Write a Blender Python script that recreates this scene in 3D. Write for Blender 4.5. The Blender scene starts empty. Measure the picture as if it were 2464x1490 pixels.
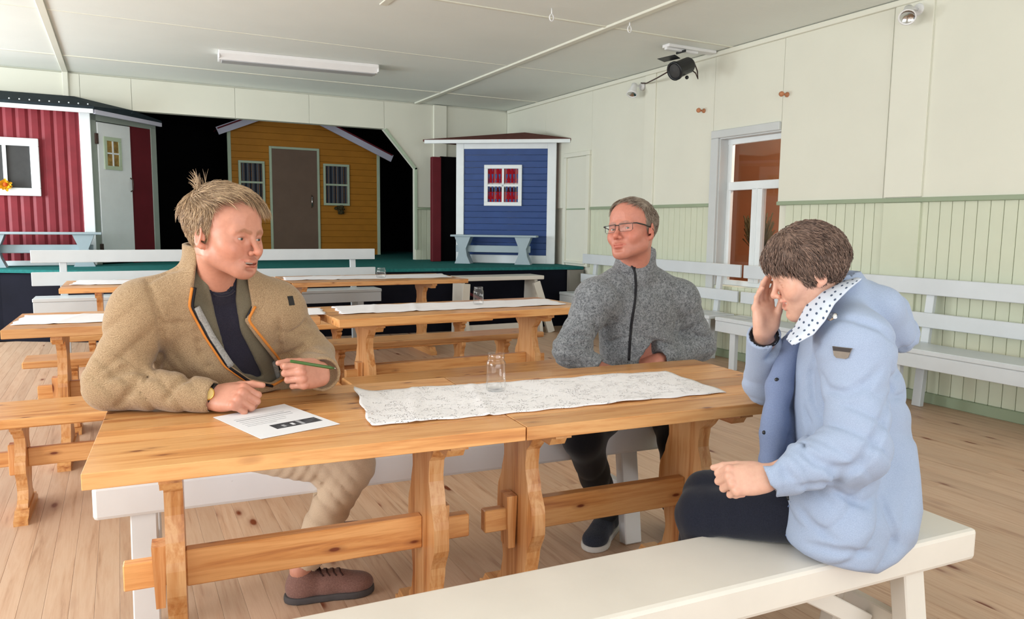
import bpy, bmesh, math, random
import numpy as np
from mathutils import Vector, Matrix

random.seed(11)
scene = bpy.context.scene
C = scene.collection
PI = math.pi

# ------------------------------------------------------------------ camera
W_PX, H_PX, F_PX = 2464.0, 1490.0, 1800.0
CX, CY = W_PX / 2, H_PX / 2
CAM_H = 1.26


def camera_axes():
    p, roll, heading = math.atan(203 / F_PX), math.radians(0.66), math.radians(27.664)
    fwd = Vector((0, math.cos(p), -math.sin(p)))
    up = Vector((0, math.sin(p), math.cos(p)))
    rt = Vector((1, 0, 0))
    c, s = math.cos(roll), math.sin(roll)
    r2, u2 = c * rt + s * up, -s * rt + c * up
    rz = Matrix.Rotation(-heading, 3, 'Z')
    return rz @ r2, rz @ u2, rz @ fwd


RIGHT, UP, FWD = camera_axes()
cam_data = bpy.data.cameras.new('camera')
cam = bpy.data.objects.new('camera', cam_data)
C.objects.link(cam)
cam_data.sensor_width = 36.0
cam_data.lens = 36.0 * F_PX / W_PX
cam_data.clip_start = 0.05
cam_data.clip_end = 100
M = Matrix((RIGHT, UP, -FWD)).transposed().to_4x4()
M.translation = Vector((0, 0, CAM_H))
cam.matrix_world = M
scene.camera = cam


def at(px, py, Y):
    """world point seen at a photograph pixel, on the plane y = Y"""
    d = FWD + RIGHT * ((px - CX) / F_PX) - UP * ((py - CY) / F_PX)
    t = Y / d.y
    return Vector((d.x * t, Y, CAM_H + d.z * t))


def atz(px, py, z):
    d = FWD + RIGHT * ((px - CX) / F_PX) - UP * ((py - CY) / F_PX)
    t = (z - CAM_H) / d.z
    return Vector((d.x * t, d.y * t, z))


# ------------------------------------------------------------------ light
scene.view_settings.view_transform = 'Standard'
scene.view_settings.look = 'None'
scene.view_settings.exposure = -0.06
scene.view_settings.gamma = 1.0
scene.view_settings.use_curve_mapping = False

world = bpy.data.worlds.new('overcast_sky')
scene.world = world
world.use_nodes = True
world.node_tree.nodes['Background'].inputs[0].default_value = (0.80, 0.90, 1.0, 1)
world.node_tree.nodes['Background'].inputs[1].default_value = 1.0


def area_light(name, loc, target, sx, sy, power, color=(1, 1, 1)):
    d = bpy.data.lights.new(name, 'AREA')
    d.shape = 'RECTANGLE'
    d.size, d.size_y, d.energy, d.color = sx, sy, power, color
    o = bpy.data.objects.new(name, d)
    C.objects.link(o)
    o.location = loc
    o.rotation_euler = (Vector(target) - Vector(loc)).to_track_quat('-Z', 'Y').to_euler()
    return o


# daylight through the windows of the left wall, the wide doorway behind the camera and the stage-side window
area_light('daylight_left_window_near', (-3.42, 1.9, 1.55), (0, 2.4, 2.0), 2.6, 1.6, 165, (0.97, 0.985, 1.0))
area_light('daylight_left_window_far', (-3.42, 5.6, 1.55), (0, 5.6, 4.2), 2.6, 1.6, 125, (0.97, 0.985, 1.0))
area_light('daylight_left_window_stage', (-3.42, 8.6, 1.6), (-0.6, 9.2, 0.7), 1.4, 1.5, 170, (0.88, 0.96, 1.0))
area_light('daylight_rear_doorway', (1.2, -2.9, 1.35), (1.6, 3, 7.0), 5.4, 2.5, 180, (0.985, 0.99, 1.0))

# ------------------------------------------------------------------ materials


def lin(r, g, b):
    def f(v):
        v /= 255.0
        return v / 12.92 if v <= 0.04045 else ((v + 0.055) / 1.055) ** 2.4
    return (f(r), f(g), f(b), 1.0)


class NT:
    def __init__(self, name, rough=0.5, spec=0.4):
        self.m = bpy.data.materials.new(name)
        self.m.use_nodes = True
        self.t = self.m.node_tree
        self.b = self.t.nodes['Principled BSDF']
        self.b.inputs['Roughness'].default_value = rough
        self.b.inputs['Specular IOR Level'].default_value = spec

    def n(self, typ, **kw):
        nd = self.t.nodes.new(typ)
        for k, v in kw.items():
            if k.startswith('i_'):
                key = k[2:].replace('_', ' ')
                nd.inputs[key].default_value = v
            else:
                setattr(nd, k, v)
        return nd

    def l(self, a, b):
        self.t.links.new(a, b)

    def coords(self, scale=(1, 1, 1), rnd=0.0, kind='Object'):
        tc = self.n('ShaderNodeTexCoord')
        mp = self.n('ShaderNodeMapping')
        mp.inputs['Scale'].default_value = scale
        self.l(tc.outputs[kind], mp.inputs['Vector'])
        if rnd:
            oi = self.n('ShaderNodeObjectInfo')
            mu = self.n('ShaderNodeMath', operation='MULTIPLY')
            mu.inputs[1].default_value = rnd
            self.l(oi.outputs['Random'], mu.inputs[0])
            cb = self.n('ShaderNodeCombineXYZ')
            for i in range(3):
                self.l(mu.outputs[0], cb.inputs[i])
            self.l(cb.outputs[0], mp.inputs['Location'])
        return mp.outputs[0]

    def noise(self, vec, scale, detail=3, rough=0.55, dist=0.0):
        nd = self.n('ShaderNodeTexNoise')
        nd.inputs['Scale'].default_value = scale
        nd.inputs['Detail'].default_value = detail
        nd.inputs['Roughness'].default_value = rough
        nd.inputs['Distortion'].default_value = dist
        if vec is not None:
            self.l(vec, nd.inputs['Vector'])
        return nd.outputs['Fac']

    def ramp(self, fac, stops):
        r = self.n('ShaderNodeValToRGB')
        el = r.color_ramp.elements
        el[0].position, el[0].color = stops[0]
        el[1].position, el[1].color = stops[-1]
        for p, c in stops[1:-1]:
            e = el.new(p)
            e.color = c
        self.l(fac, r.inputs['Fac'])
        return r.outputs['Color']

    def mix(self, fac, a, b, mode='MIX'):
        m = self.n('ShaderNodeMix', data_type='RGBA', blend_type=mode)
        for s, v in ((m.inputs['Factor'], fac), (m.inputs['A'], a), (m.inputs['B'], b)):
            if hasattr(v, 'is_linked') or hasattr(v, 'links'):
                self.l(v, s)
            else:
                s.default_value = v
        return m.outputs['Result']

    def math(self, op, a, b=None):
        m = self.n('ShaderNodeMath', operation=op)
        for i, v in enumerate((a, b)):
            if v is None:
                continue
            if hasattr(v, 'links'):
                self.l(v, m.inputs[i])
            else:
                m.inputs[i].default_value = v
        return m.outputs[0]

    def color(self, c):
        if hasattr(c, 'links'):
            self.l(c, self.b.inputs['Base Color'])
        else:
            self.b.inputs['Base Color'].default_value = c

    def bump(self, h, strength=0.2, dist=0.01):
        b = self.n('ShaderNodeBump')
        b.inputs['Strength'].default_value = strength
        b.inputs['Distance'].default_value = dist
        self.l(h, b.inputs['Height'])
        self.l(b.outputs[0], self.b.inputs['Normal'])


def paint(name, rgb, rough=0.45, spec=0.35, var=0.06, scale=6, bump=0.0, dirt=None):
    k = NT(name, rough, spec)
    v = k.coords(rnd=7.0)
    c = lin(*rgb)
    d = tuple(x * (1 - var) for x in c[:3]) + (1,)
    u = tuple(min(1, x * (1 + var)) for x in c[:3]) + (1,)
    base = k.ramp(k.noise(v, scale, 4), [(0.3, d), (0.7, u)])
    if dirt:
        f = k.noise(v, 38, 5, 0.7)
        base = k.mix(k.math('MULTIPLY', k.math('GREATER_THAN', f, dirt[0]), 0.55), base, lin(*dirt[1]))
    k.color(base)
    if bump:
        k.bump(k.noise(v, 60, 3), bump, 0.004)
    return k.m


def pine(name, axis='X', light=(218, 164, 106), mid=(202, 140, 82), dark=(156, 90, 48), rough=0.3, spec=0.5, knots=True, kscale=3.2, rnd=23.0, var=0.36):
    k = NT(name, rough, spec)
    s = {'X': (0.9, 14, 14), 'Y': (14, 0.9, 14), 'Z': (14, 14, 0.9)}[axis]
    v = k.coords(s, rnd)
    n1 = k.noise(v, 1.7, 6, 0.62, 0.6)
    n2 = k.noise(v, 6.0, 3, 0.5)
    f = k.math('ADD', k.math('MULTIPLY', n1, 0.75), k.math('MULTIPLY', n2, 0.25))
    col = k.ramp(f, [(0.30, lin(*dark)), (0.44, lin(*mid)), (0.55, lin(*light)), (0.66, lin(*mid)), (0.8, lin(*light))])
    if knots:
        ks = {'X': (1.1, 3, 3), 'Y': (3, 1.1, 3), 'Z': (3, 3, 1.1)}[axis]
        kv = k.coords(ks, rnd * 1.7)
        vo = k.n('ShaderNodeTexVoronoi')
        vo.inputs['Scale'].default_value = kscale
        vo.inputs['Randomness'].default_value = 1.0
        k.l(kv, vo.inputs['Vector'])
        kf = k.ramp(vo.outputs['Distance'], [(0.0, (1, 1, 1, 1)), (0.065, (1, 1, 1, 1)), (0.11, (0.3, 0.3, 0.3, 1)), (0.22, (0, 0, 0, 1))])
        col = k.mix(kf, col, lin(112, 52, 26))
    oi = k.n('ShaderNodeObjectInfo')
    hv = k.n('ShaderNodeHueSaturation')
    k.l(col, hv.inputs['Color'])
    k.l(k.math('ADD', k.math('MULTIPLY', oi.outputs['Random'], var), 1 - var * 0.5), hv.inputs['Value'])
    k.color(hv.outputs['Color'])
    k.bump(n2, 0.06, 0.002)
    return k.m


MT = {}
MT['pine_x'] = pine('varnished_pine_along_x', 'X', var=0.5, kscale=5.0)
MT['pine_y'] = pine('varnished_pine_along_y', 'Y', var=0.12)
MT['pine_z'] = pine('varnished_pine_along_z', 'Z', light=(220, 170, 118), var=0.12)
MT['floor'] = pine('worn_pine_floor', 'Y', (202, 171, 145), (193, 158, 131), (162, 126, 100), 0.42, 0.4, True, 2.2, 31.0, 0.14)
MT['white'] = paint('white_bench_paint', (226, 227, 228), 0.33, 0.45, 0.03, 5, 0.03, (0.735, (150, 145, 138)))
MT['white_bench_warm'] = paint('warm_white_bench_paint', (224, 218, 208), 0.36, 0.4, 0.04, 4, 0.03, (0.74, (160, 152, 140)))
MT['white_trim'] = paint('white_trim_paint', (228, 234, 236), 0.45, 0.35, 0.03)
MT['cream'] = paint('cream_wall_paint', (221, 221, 207), 0.6, 0.25, 0.02, 2)
MT['cream_trim'] = paint('cream_trim_paint', (223, 223, 209), 0.5, 0.3, 0.02, 2)
MT['green_board'] = paint('pale_green_board_paint', (207, 212, 190), 0.55, 0.3, 0.03, 3)
MT['green_rail'] = paint('sage_green_rail_paint', (150, 164, 138), 0.5, 0.3, 0.04, 3)
MT['bench_blue'] = paint('pale_grey_bench_paint', (206, 212, 216), 0.36, 0.4, 0.03, 5, 0.03)
MT['grey_board'] = paint('grey_board_paint', (138, 134, 126), 0.6, 0.2, 0.05, 5)
MT['grey_trim'] = paint('grey_white_casing_paint', (200, 204, 204), 0.5, 0.3, 0.03, 3)
MT['black_cloth'] = paint('black_stage_cloth', (10, 10, 12), 0.9, 0.1, 0.3, 3)
MT['navy_cloth'] = paint('black_stage_front_cloth', (18, 19, 30), 0.85, 0.15, 0.2, 3)
MT['green_carpet'] = paint('dark_green_stage_carpet', (40, 108, 106), 0.85, 0.1, 0.15, 30, 0.2)
MT['red_board'] = paint('dark_red_hut_paint', (128, 38, 48), 0.5, 0.3, 0.14, 5, 0.05)
MT['wine_board'] = paint('wine_red_panel_paint', (98, 30, 38), 0.6, 0.2, 0.1, 5)
MT['blue_board'] = paint('blue_hut_paint', (46, 74, 130), 0.5, 0.3, 0.08, 5, 0.04)
MT['yellow_board'] = paint('ochre_yellow_hut_paint', (172, 114, 32), 0.6, 0.25, 0.08, 5, 0.04)
MT['brown_door'] = paint('grey_brown_door_paint', (112, 92, 78), 0.6, 0.25, 0.06, 5)
MT['green_frame'] = paint('pale_green_frame_paint', (178, 194, 170), 0.6, 0.25, 0.05, 5)
MT['grey_green'] = paint('grey_green_frame_paint', (148, 158, 150), 0.6, 0.25, 0.05, 5)
MT['felt'] = paint('dark_roofing_felt', (38, 48, 54), 0.8, 0.2, 0.15, 12, 0.2)
MT['brown_roof'] = paint('red_brown_roof_felt', (104, 66, 60), 0.8, 0.15, 0.12, 14, 0.2)
MT['pale_blue'] = paint('pale_blue_white_paint', (160, 176, 184), 0.5, 0.3, 0.05, 4)
MT['dark_screen'] = paint('dark_grey_window_screen', (66, 66, 66), 0.7, 0.2, 0.06, 20)
MT['lavender'] = paint('pale_lavender_board_paint', (196, 196, 212), 0.6, 0.25, 0.05, 4)
MT['black_metal'] = paint('black_metal', (22, 24, 28), 0.4, 0.5, 0.1, 10)
MT['chrome'] = paint('chrome', (200, 200, 200), 0.15, 0.9, 0.02)
MT['chrome'].node_tree.nodes['Principled BSDF'].inputs['Metallic'].default_value = 1.0
MT['iron'] = paint('rusty_iron', (70, 52, 46), 0.6, 0.4, 0.2, 20)
MT['plastic'] = paint('white_lamp_plastic', (232, 232, 232), 0.4, 0.4, 0.02)
MT['paper'] = paint('white_paper', (236, 237, 242), 0.7, 0.2, 0.01)
MT['knob_wood'] = paint('turned_wooden_knob', (190, 128, 92), 0.5, 0.3, 0.1, 30)
MT['orange_room'] = paint('orange_plaster', (178, 130, 98), 0.8, 0.1, 0.05, 2)
MT['dry_plant'] = paint('dried_plant', (74, 66, 44), 0.8, 0.1, 0.3, 30)
MT['yellow_petal'] = paint('yellow_petal', (236, 180, 44), 0.7, 0.2, 0.1, 30)
MT['orange_petal'] = paint('orange_flower_heart', (222, 96, 40), 0.7, 0.2, 0.1, 30)


def ceiling_material():
    k = NT('painted_ceiling_boards', 0.6, 0.25)
    tc = k.n('ShaderNodeTexCoord')
    sp = k.n('ShaderNodeSeparateXYZ')
    k.l(tc.outputs['Object'], sp.inputs[0])
    fr = k.math('FRACT', k.math('MULTIPLY', sp.outputs['Y'], 22.0))
    g = k.ramp(fr, [(0.0, (0, 0, 0, 1)), (0.1, (1, 1, 1, 1)), (0.9, (1, 1, 1, 1)), (1.0, (0, 0, 0, 1))])
    v = k.coords()
    base = k.ramp(k.noise(v, 1.2, 3), [(0.3, lin(230, 234, 228)), (0.7, lin(235, 239, 233))])
    k.color(base)
    k.bump(g, 0.25, 0.003)
    return k.m


MT['ceiling'] = ceiling_material()


def lace_material():
    k = NT('white_crochet_lace', 0.85, 0.1)
    v = k.coords((1, 1, 1))
    vo = k.n('ShaderNodeTexVoronoi')
    vo.inputs['Scale'].default_value = 190
    k.l(v, vo.inputs['Vector'])
    mesh = vo.outputs['Distance']
    n = k.noise(v, 20, 3, 0.6, 1.2)
    hole = k.math('MULTIPLY', k.math('LESS_THAN', mesh, 0.33), k.math('GREATER_THAN', n, 0.53))
    k.color(lin(240, 238, 240))
    tr = k.n('ShaderNodeBsdfTransparent')
    mx = k.n('ShaderNodeMixShader')
    k.l(hole, mx.inputs[0])
    k.l(k.b.outputs[0], mx.inputs[1])
    k.l(tr.outputs[0], mx.inputs[2])
    k.l(mx.outputs[0], k.t.nodes['Material Output'].inputs['Surface'])
    k.bump(mesh, 0.12, 0.001)
    return k.m


MT['lace'] = lace_material()
MT['cotton'] = paint('white_cotton_cloth', (236, 234, 238), 0.85, 0.1, 0.03, 20, 0.1)


def glass_material(name, tint=(1, 1, 1, 1), rough=0.0):
    k = NT(name, rough, 0.5)
    k.b.inputs['Transmission Weight'].default_value = 1.0
    k.b.inputs['IOR'].default_value = 1.45
    k.b.inputs['Base Color'].default_value = tint
    return k.m


MT['glass'] = glass_material('clear_jar_glass', (0.95, 0.98, 0.97, 1))


def pane_material(name, edge=0.5):
    """thin flat window glass: mostly see-through, with a reflection"""
    k = NT(name, 0.02, 0.5)
    tr = k.n('ShaderNodeBsdfTransparent')
    gl = k.n('ShaderNodeBsdfGlossy')
    gl.inputs['Roughness'].default_value = 0.02
    fr = k.n('ShaderNodeLayerWeight')
    fr.inputs['Blend'].default_value = 0.5
    mx = k.n('ShaderNodeMixShader')
    k.l(k.math('ADD', k.math('MULTIPLY', k.math('POWER', fr.outputs['Facing'], 3.0), edge), 0.03), mx.inputs[0])
    k.l(tr.outputs[0], mx.inputs[1])
    k.l(gl.outputs[0], mx.inputs[2])
    k.l(mx.outputs[0], k.t.nodes['Material Output'].inputs['Surface'])
    return k.m


MT['pane'] = pane_material('window_pane_glass')
MT['jar_glass'] = pane_material('thin_jar_glass', 0.55)


def plaid_material():
    k = NT('red_plaid_curtain', 0.85, 0.1)
    tc = k.n('ShaderNodeTexCoord')
    sp = k.n('ShaderNodeSeparateXYZ')
    k.l(tc.outputs['Object'], sp.inputs[0])

    def band(o, sc, off):
        fr = k.math('FRACT', k.math('ADD', k.math('MULTIPLY', o, sc), off))
        return k.ramp(fr, [(0.0, lin(150, 22, 36)), (0.42, lin(150, 22, 36)), (0.45, lin(30, 18, 22)), (0.62, lin(30, 18, 22)), (0.66, lin(205, 200, 196)), (0.8, lin(205, 200, 196)), (0.84, lin(150, 22, 36))])
    k.color(k.mix(0.18, band(sp.outputs['Z'], 3.3, 0.30), band(sp.outputs['X'], 7.0, 0.0)))
    return k.m


MT['plaid'] = plaid_material()


def stripe_curtain():
    k = NT('grey_striped_curtain', 0.85, 0.1)
    tc = k.n('ShaderNodeTexCoord')
    sp = k.n('ShaderNodeSeparateXYZ')
    k.l(tc.outputs['Object'], sp.inputs[0])
    fr = k.math('FRACT', k.math('MULTIPLY', sp.outputs['X'], 14.0))
    k.color(k.ramp(fr, [(0.0, lin(40, 44, 54)), (0.45, lin(46, 52, 62)), (0.55, lin(96, 100, 106)), (1.0, lin(72, 78, 84))]))
    return k.m


MT['stripes'] = stripe_curtain()

# ------------------------------------------------------------------ mesh helpers


class MB:
    """collects shapes and builds them as ONE mesh object"""

    def __init__(self):
        self.v, self.f, self.sm = [], [], []

    def add(self, verts, faces, smooth=False, mat=None):
        o = len(self.v)
        if mat is not None:
            verts = [mat @ Vector(p) for p in verts]
        self.v += [tuple(p) for p in verts]
        self.f += [tuple(i + o for i in f) for f in faces]
        self.sm += [smooth] * len(faces)
        return self

    def box(self, x0, y0, z0, x1, y1, z1, bev=0.0, mat=None):
        if bev <= 0:
            vs = [(x0, y0, z0), (x1, y0, z0), (x1, y1, z0), (x0, y1, z0), (x0, y0, z1), (x1, y0, z1), (x1, y1, z1), (x0, y1, z1)]
            fs = [(0, 3, 2, 1), (4, 5, 6, 7), (0, 1, 5, 4), (1, 2, 6, 5), (2, 3, 7, 6), (3, 0, 4, 7)]
            return self.add(vs, fs, False, mat)
        bm = bmesh.new()
        bmesh.ops.create_cube(bm, size=1)
        for v in bm.verts:
            v.co = Vector((x0 + (v.co.x + .5) * (x1 - x0), y0 + (v.co.y + .5) * (y1 - y0), z0 + (v.co.z + .5) * (z1 - z0)))
        bmesh.ops.bevel(bm, geom=bm.edges[:], offset=bev, segments=2 if bev > 0.006 else 1, affect='EDGES', profile=0.5)
        bm.verts.index_update()
        self.add([v.co.copy() for v in bm.verts], [tuple(v.index for v in f.verts) for f in bm.faces], False, mat)
        bm.free()
        return self

    def bar(self, a, b, w, h, up=(0, 0, 1), bev=0.0):
        """rectangular bar from a to b; w across, h along 'up'"""
        a, b = Vector(a), Vector(b)
        x = (b - a)
        L = x.length
        x.normalize()
        z = Vector(up)
        z = (z - x * z.dot(x)).normalized()
        y = z.cross(x)
        m = Matrix((x, y, z)).transposed().to_4x4()
        m.translation = a
        return self.box(0, -w / 2, -h / 2, L, w / 2, h / 2, bev, m)

    def prism(self, pts, t0, t1, plane='YZ', mat=None, smooth=False):
        """polygon pts (u, v) extruded between t0 and t1 along the plane's normal"""
        n = len(pts)

        def P(u, v, t):
            return {'YZ': (t, u, v), 'XZ': (u, t, v), 'XY': (u, v, t)}[plane]
        vs = [P(u, v, t0) for u, v in pts] + [P(u, v, t1) for u, v in pts]
        fs = [tuple(range(n)), tuple(range(2 * n - 1, n - 1, -1))]
        fs += [(i, i + n, (i + 1) % n + n, (i + 1) % n) for i in range(n)]
        return self.add(vs, fs, smooth, mat)

    def tube(self, pts, r, seg=8, cap=True):
        pts = [Vector(p) for p in pts]
        rs = r if isinstance(r, (list, tuple)) else [r] * len(pts)
        vs, fs = [], []
        prev = None
        for i, p in enumerate(pts):
            d = (pts[min(i + 1, len(pts) - 1)] - pts[max(i - 1, 0)]).normalized()
            if prev is None:
                u = d.orthogonal().normalized()
            else:
                u = (prev - d * prev.dot(d)).normalized()
            prev = u
            w = d.cross(u)
            for k in range(seg):
                a = 2 * PI * k / seg
                vs.append(p + (u * math.cos(a) + w * math.sin(a)) * rs[i])
        for i in range(len(pts) - 1):
            for k in range(seg):
                fs.append((i * seg + k, i * seg + (k + 1) % seg, (i + 1) * seg + (k + 1) % seg, (i + 1) * seg + k))
        if cap:
            fs.append(tuple(range(seg - 1, -1, -1)))
            fs.append(tuple((len(pts) - 1) * seg + k for k in range(seg)))
        return self.add(vs, fs, True)

    def lathe(self, prof, seg=24, mat=None, cap=False):
        vs, fs = [], []
        for r, z in prof:
            for k in range(seg):
                a = 2 * PI * k / seg
                vs.append((r * math.cos(a), r * math.sin(a), z))
        for i in range(len(prof) - 1):
            for k in range(seg):
                fs.append((i * seg + k, i * seg + (k + 1) % seg, (i + 1) * seg + (k + 1) % seg, (i + 1) * seg + k))
        if cap:
            fs.append(tuple(range(seg - 1, -1, -1)))
            fs.append(tuple((len(prof) - 1) * seg + k for k in range(seg)))
        return self.add(vs, fs, True, mat)

    def sphere(self, c, r, seg=12, rings=8, squash=(1, 1, 1)):
        prof = [(max(1e-4, math.sin(PI * i / rings)), -math.cos(PI * i / rings)) for i in range(rings + 1)]
        m = Matrix.Translation(Vector(c)) @ Matrix.Diagonal((r * squash[0], r * squash[1], r * squash[2], 1))
        return self.lathe(prof, seg, m)

    def mesh(self, name):
        me = bpy.data.meshes.new(name)
        me.from_pydata(self.v, [], self.f)
        me.polygons.foreach_set('use_smooth', self.sm)
        me.update()
        return me

    def build(self, name, mat, parent=None):
        return link(name, self.mesh(name), mat, parent)


def link(name, me, mat, parent=None):
    if mat is not None and not me.materials:
        me.materials.append(MT[mat] if isinstance(mat, str) else mat)
    o = bpy.data.objects.new(name, me)
    C.objects.link(o)
    if parent is not None:
        o.parent = parent
    return o


def tag(o, label, cat, group=None):
    o['label'], o['category'] = label, cat
    if group:
        o['group'] = group
    return o


def thing(name, label, cat, loc=(0, 0, 0), rz=0.0, group=None):
    o = bpy.data.objects.new(name, None)
    C.objects.link(o)
    o.empty_display_size = 0.1
    o.location = loc
    o.rotation_euler = (0, 0, rz)
    return tag(o, label, cat, group)


def struct(o, label=None):
    o['kind'] = 'structure'
    if label:
        o['label'] = label
    return o


def box_obj(name, mat, parent, x0, y0, z0, x1, y1, z1, bev=0.0):
    return MB().box(x0, y0, z0, x1, y1, z1, bev).build(name, mat, parent)

# ================================================================== room shell
XL, XR, YB, YF, ZC = -3.5, 5.2, 10.15, -3.0, 2.95
STAGE_Z = 0.75

floor = struct(MB().box(XL, YF, -0.12, XR, 13.6, -0.022).build('floor', 'floor'), 'worn pale pine board floor')
plank_cache = {}


def floor_plank(length, w):
    key = round(length, 2)
    if key not in plank_cache:
        plank_cache[key] = MB().box(-w / 2 + 0.0003, 0, -0.022, w / 2 - 0.0003, length - 0.0006, 0, 0.0005).mesh('floorboard')
    return plank_cache[key]


rw = 0.074
row = 0
x = -1.75
while x < XR - 0.02:
    cuts = [0.2] + sorted(random.sample([1.4, 2.2, 3.0, 3.8, 4.6, 5.4, 6.2], 2)) + [9.2]
    for a, b in zip(cuts[:-1], cuts[1:]):
        o = link('floorboard', floor_plank(b - a, rw), 'floor', floor)
        o.location = (x + rw / 2, a, 0)
    x += rw
    row += 1
MB().box(XL, YF, -0.022, XR, 0.2, -0.0005).box(XL, 0.2, -0.022, -1.75, 9.2, -0.0005).build('floor_rest', 'floor', floor)['kind'] = 'stuff'

ceiling = struct(MB().box(XL, YF, ZC, XR + 0.2, YB + 0.1, ZC + 0.1).build('ceiling', 'ceiling'), 'pale ribbed board ceiling')
for i, (x0, y0, x1, y1) in enumerate([(-0.50, YF, -0.44, YB), (3.74, YF, 3.80, YB), (XL, 9.18, XR, 9.215), (XL, 5.47, XR, 5.50), (1.86, YF, 1.92, 5.82), (XL, 7.3, XR, 7.315)]):
    t = MB().box(x0, y0, ZC - (0.018 if i < 2 else 0.008 if i != 5 else 0.004), x1, y1, ZC + 0.01, 0.003).build('trim_%d' % (i + 1), 'cream_trim')
    struct(t, 'thin painted strip covering a ceiling joint')

# ---- right wall: cream panels above a rail, green beaded boards below, a recessed window and a side door
WY0, WY1, WZ0, WZ1 = 4.86, 5.62, 0.70, 2.12
wall_right = MB()
wall_right.box(XR + 0.03, YF, 0, XR + 0.16, WY0, ZC).box(XR + 0.03, WY1, 0, XR + 0.16, 13.6, ZC + 0.4)
wall_right.box(XR + 0.03, WY0, 0, XR + 0.16, WY1, WZ0).box(XR + 0.03, WY0, WZ1, XR + 0.16, WY1, ZC)
wall_right = struct(wall_right.build('wall_right', 'cream'), 'long wall with cream panels above pale green boards')
bounds = [10.15, 9.0, 7.86, 6.72, 5.72, 4.86, 3.82, 2.62, 1.4, 0.2, -1.0, -3.0]
for a, b in zip(bounds[:-1], bounds[1:]):
    z0 = WZ1 if (b, a) == (4.86, 5.72) else 1.49
    box_obj('wall_panel', 'cream', wall_right, XR, b + 0.0015, z0, XR + 0.035, a - 0.0015, ZC - 0.03, 0.002)
bw = 0.088
bead = MB().box(0, 0.0015, 0, 0.03, bw - 0.0015, 1.40, 0.004).mesh('bead_board')
bead_low = MB().box(0, 0.0015, 0, 0.03, bw - 0.0015, WZ0 - 0.08, 0.004).mesh('bead_board')
y = 0.9
while y < 7.80:
    inside = WY0 - bw < y < 5.72
    o = link('bead_board', bead_low if inside else bead, 'green_board', wall_right)
    o.location = (XR + 0.005, y, 0.075)
    y += bw
box_obj('chair_rail', 'green_rail', wall_right, XR - 0.022, -1, 1.462, XR + 0.03, WY0 - 0.005, 1.496, 0.004)
box_obj('chair_rail', 'green_rail', wall_right, XR - 0.022, 5.725, 1.462, XR + 0.03, 7.84, 1.496, 0.004)
base = struct(box_obj('baseboard_right', 'green_rail', None, XR - 0.018, -1, 0, XR + 0.03, 7.9, 0.075, 0.004), 'sage green baseboard along the long wall')
struct(box_obj('trim_7', 'cream_trim', None, XR - 0.03, YF, ZC - 0.05, XR + 0.03, 10.1, ZC - 0.005, 0.008), 'cream moulding where long wall meets ceiling')
struct(box_obj('trim_8', 'cream_trim', None, XR - 0.02, 3.50, 1.5, XR + 0.02, 3.80, ZC - 0.05, 0.004), 'wide cream strip on the wall under the white spotlight')
struct(box_obj('trim_9', 'green_board', None, XR - 0.018, 3.50, 0.08, XR + 0.02, 3.80, 1.46, 0.004), 'wide pale green strip over the wall boards')
struct(box_obj('trim_10', 'cream_trim', None, XR - 0.018, 6.62, 1.5, XR + 0.02, 6.80, ZC - 0.05, 0.004), 'cream strip on the wall beside the small lamp')

# window in the right wall, set deep, with a warm room behind it
win = struct(MB().box(XR + 0.10, WY0, 2.06, XR + 0.14, WY1, WZ1, 0.004).box(XR + 0.10, WY0, WZ0, XR + 0.14, WY1, WZ0 + 0.05, 0.004)
             .box(XR + 0.102, WY1 - 0.068, WZ0 + 0.05, XR + 0.138, WY1 - 0.012, 2.06, 0.002).box(XR + 0.102, WY0, WZ0 + 0.05, XR + 0.138, WY0 + 0.055, 2.06, 0.002)
             .build('window_1', 'white_trim'), 'recessed white-framed inner window with an orange room behind')
box_obj('transom', 'white_trim', win, XR + 0.085, WY0 + 0.05, 1.62, XR + 0.145, WY1 - 0.05, 1.70, 0.004)
box_obj('mullion', 'white_trim', win, XR + 0.085, 5.13, WZ0 + 0.04, XR + 0.145, 5.26, 1.63, 0.004)
box_obj('stile', 'white_trim', win, XR + 0.095, 5.185, WZ0 + 0.05, XR + 0.08, 5.20, 1.63)
for (a, b, z0, z1) in [(WY0 + 0.05, WY1 - 0.05, 1.70, 2.06), (WY0 + 0.05, 5.13, WZ0 + 0.05, 1.62), (5.26, WY1 - 0.05, WZ0 + 0.05, 1.62)]:
    box_obj('pane', 'pane', win, XR + 0.118, a, z0, XR + 0.121, b, z1)
box_obj('casing', 'grey_trim', win, XR - 0.025, WY1, WZ0 - 0.05, XR + 0.03, WY1 + 0.10, WZ1 - 0.001, 0.004)
box_obj('casing', 'grey_trim', win, XR - 0.028, WY0 + 0.002, WZ1, XR + 0.03, WY1 + 0.10, WZ1 + 0.075, 0.006)
box_obj('jamb', 'grey_trim', win, XR + 0.001, WY1 - 0.012, WZ0, XR + 0.15, WY1 + 0.01, WZ1 - 0.013)
box_obj('jamb', 'grey_trim', win, XR + 0.0, WY0, WZ1 - 0.012, XR + 0.15, WY1, WZ1 + 0.01)
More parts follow.
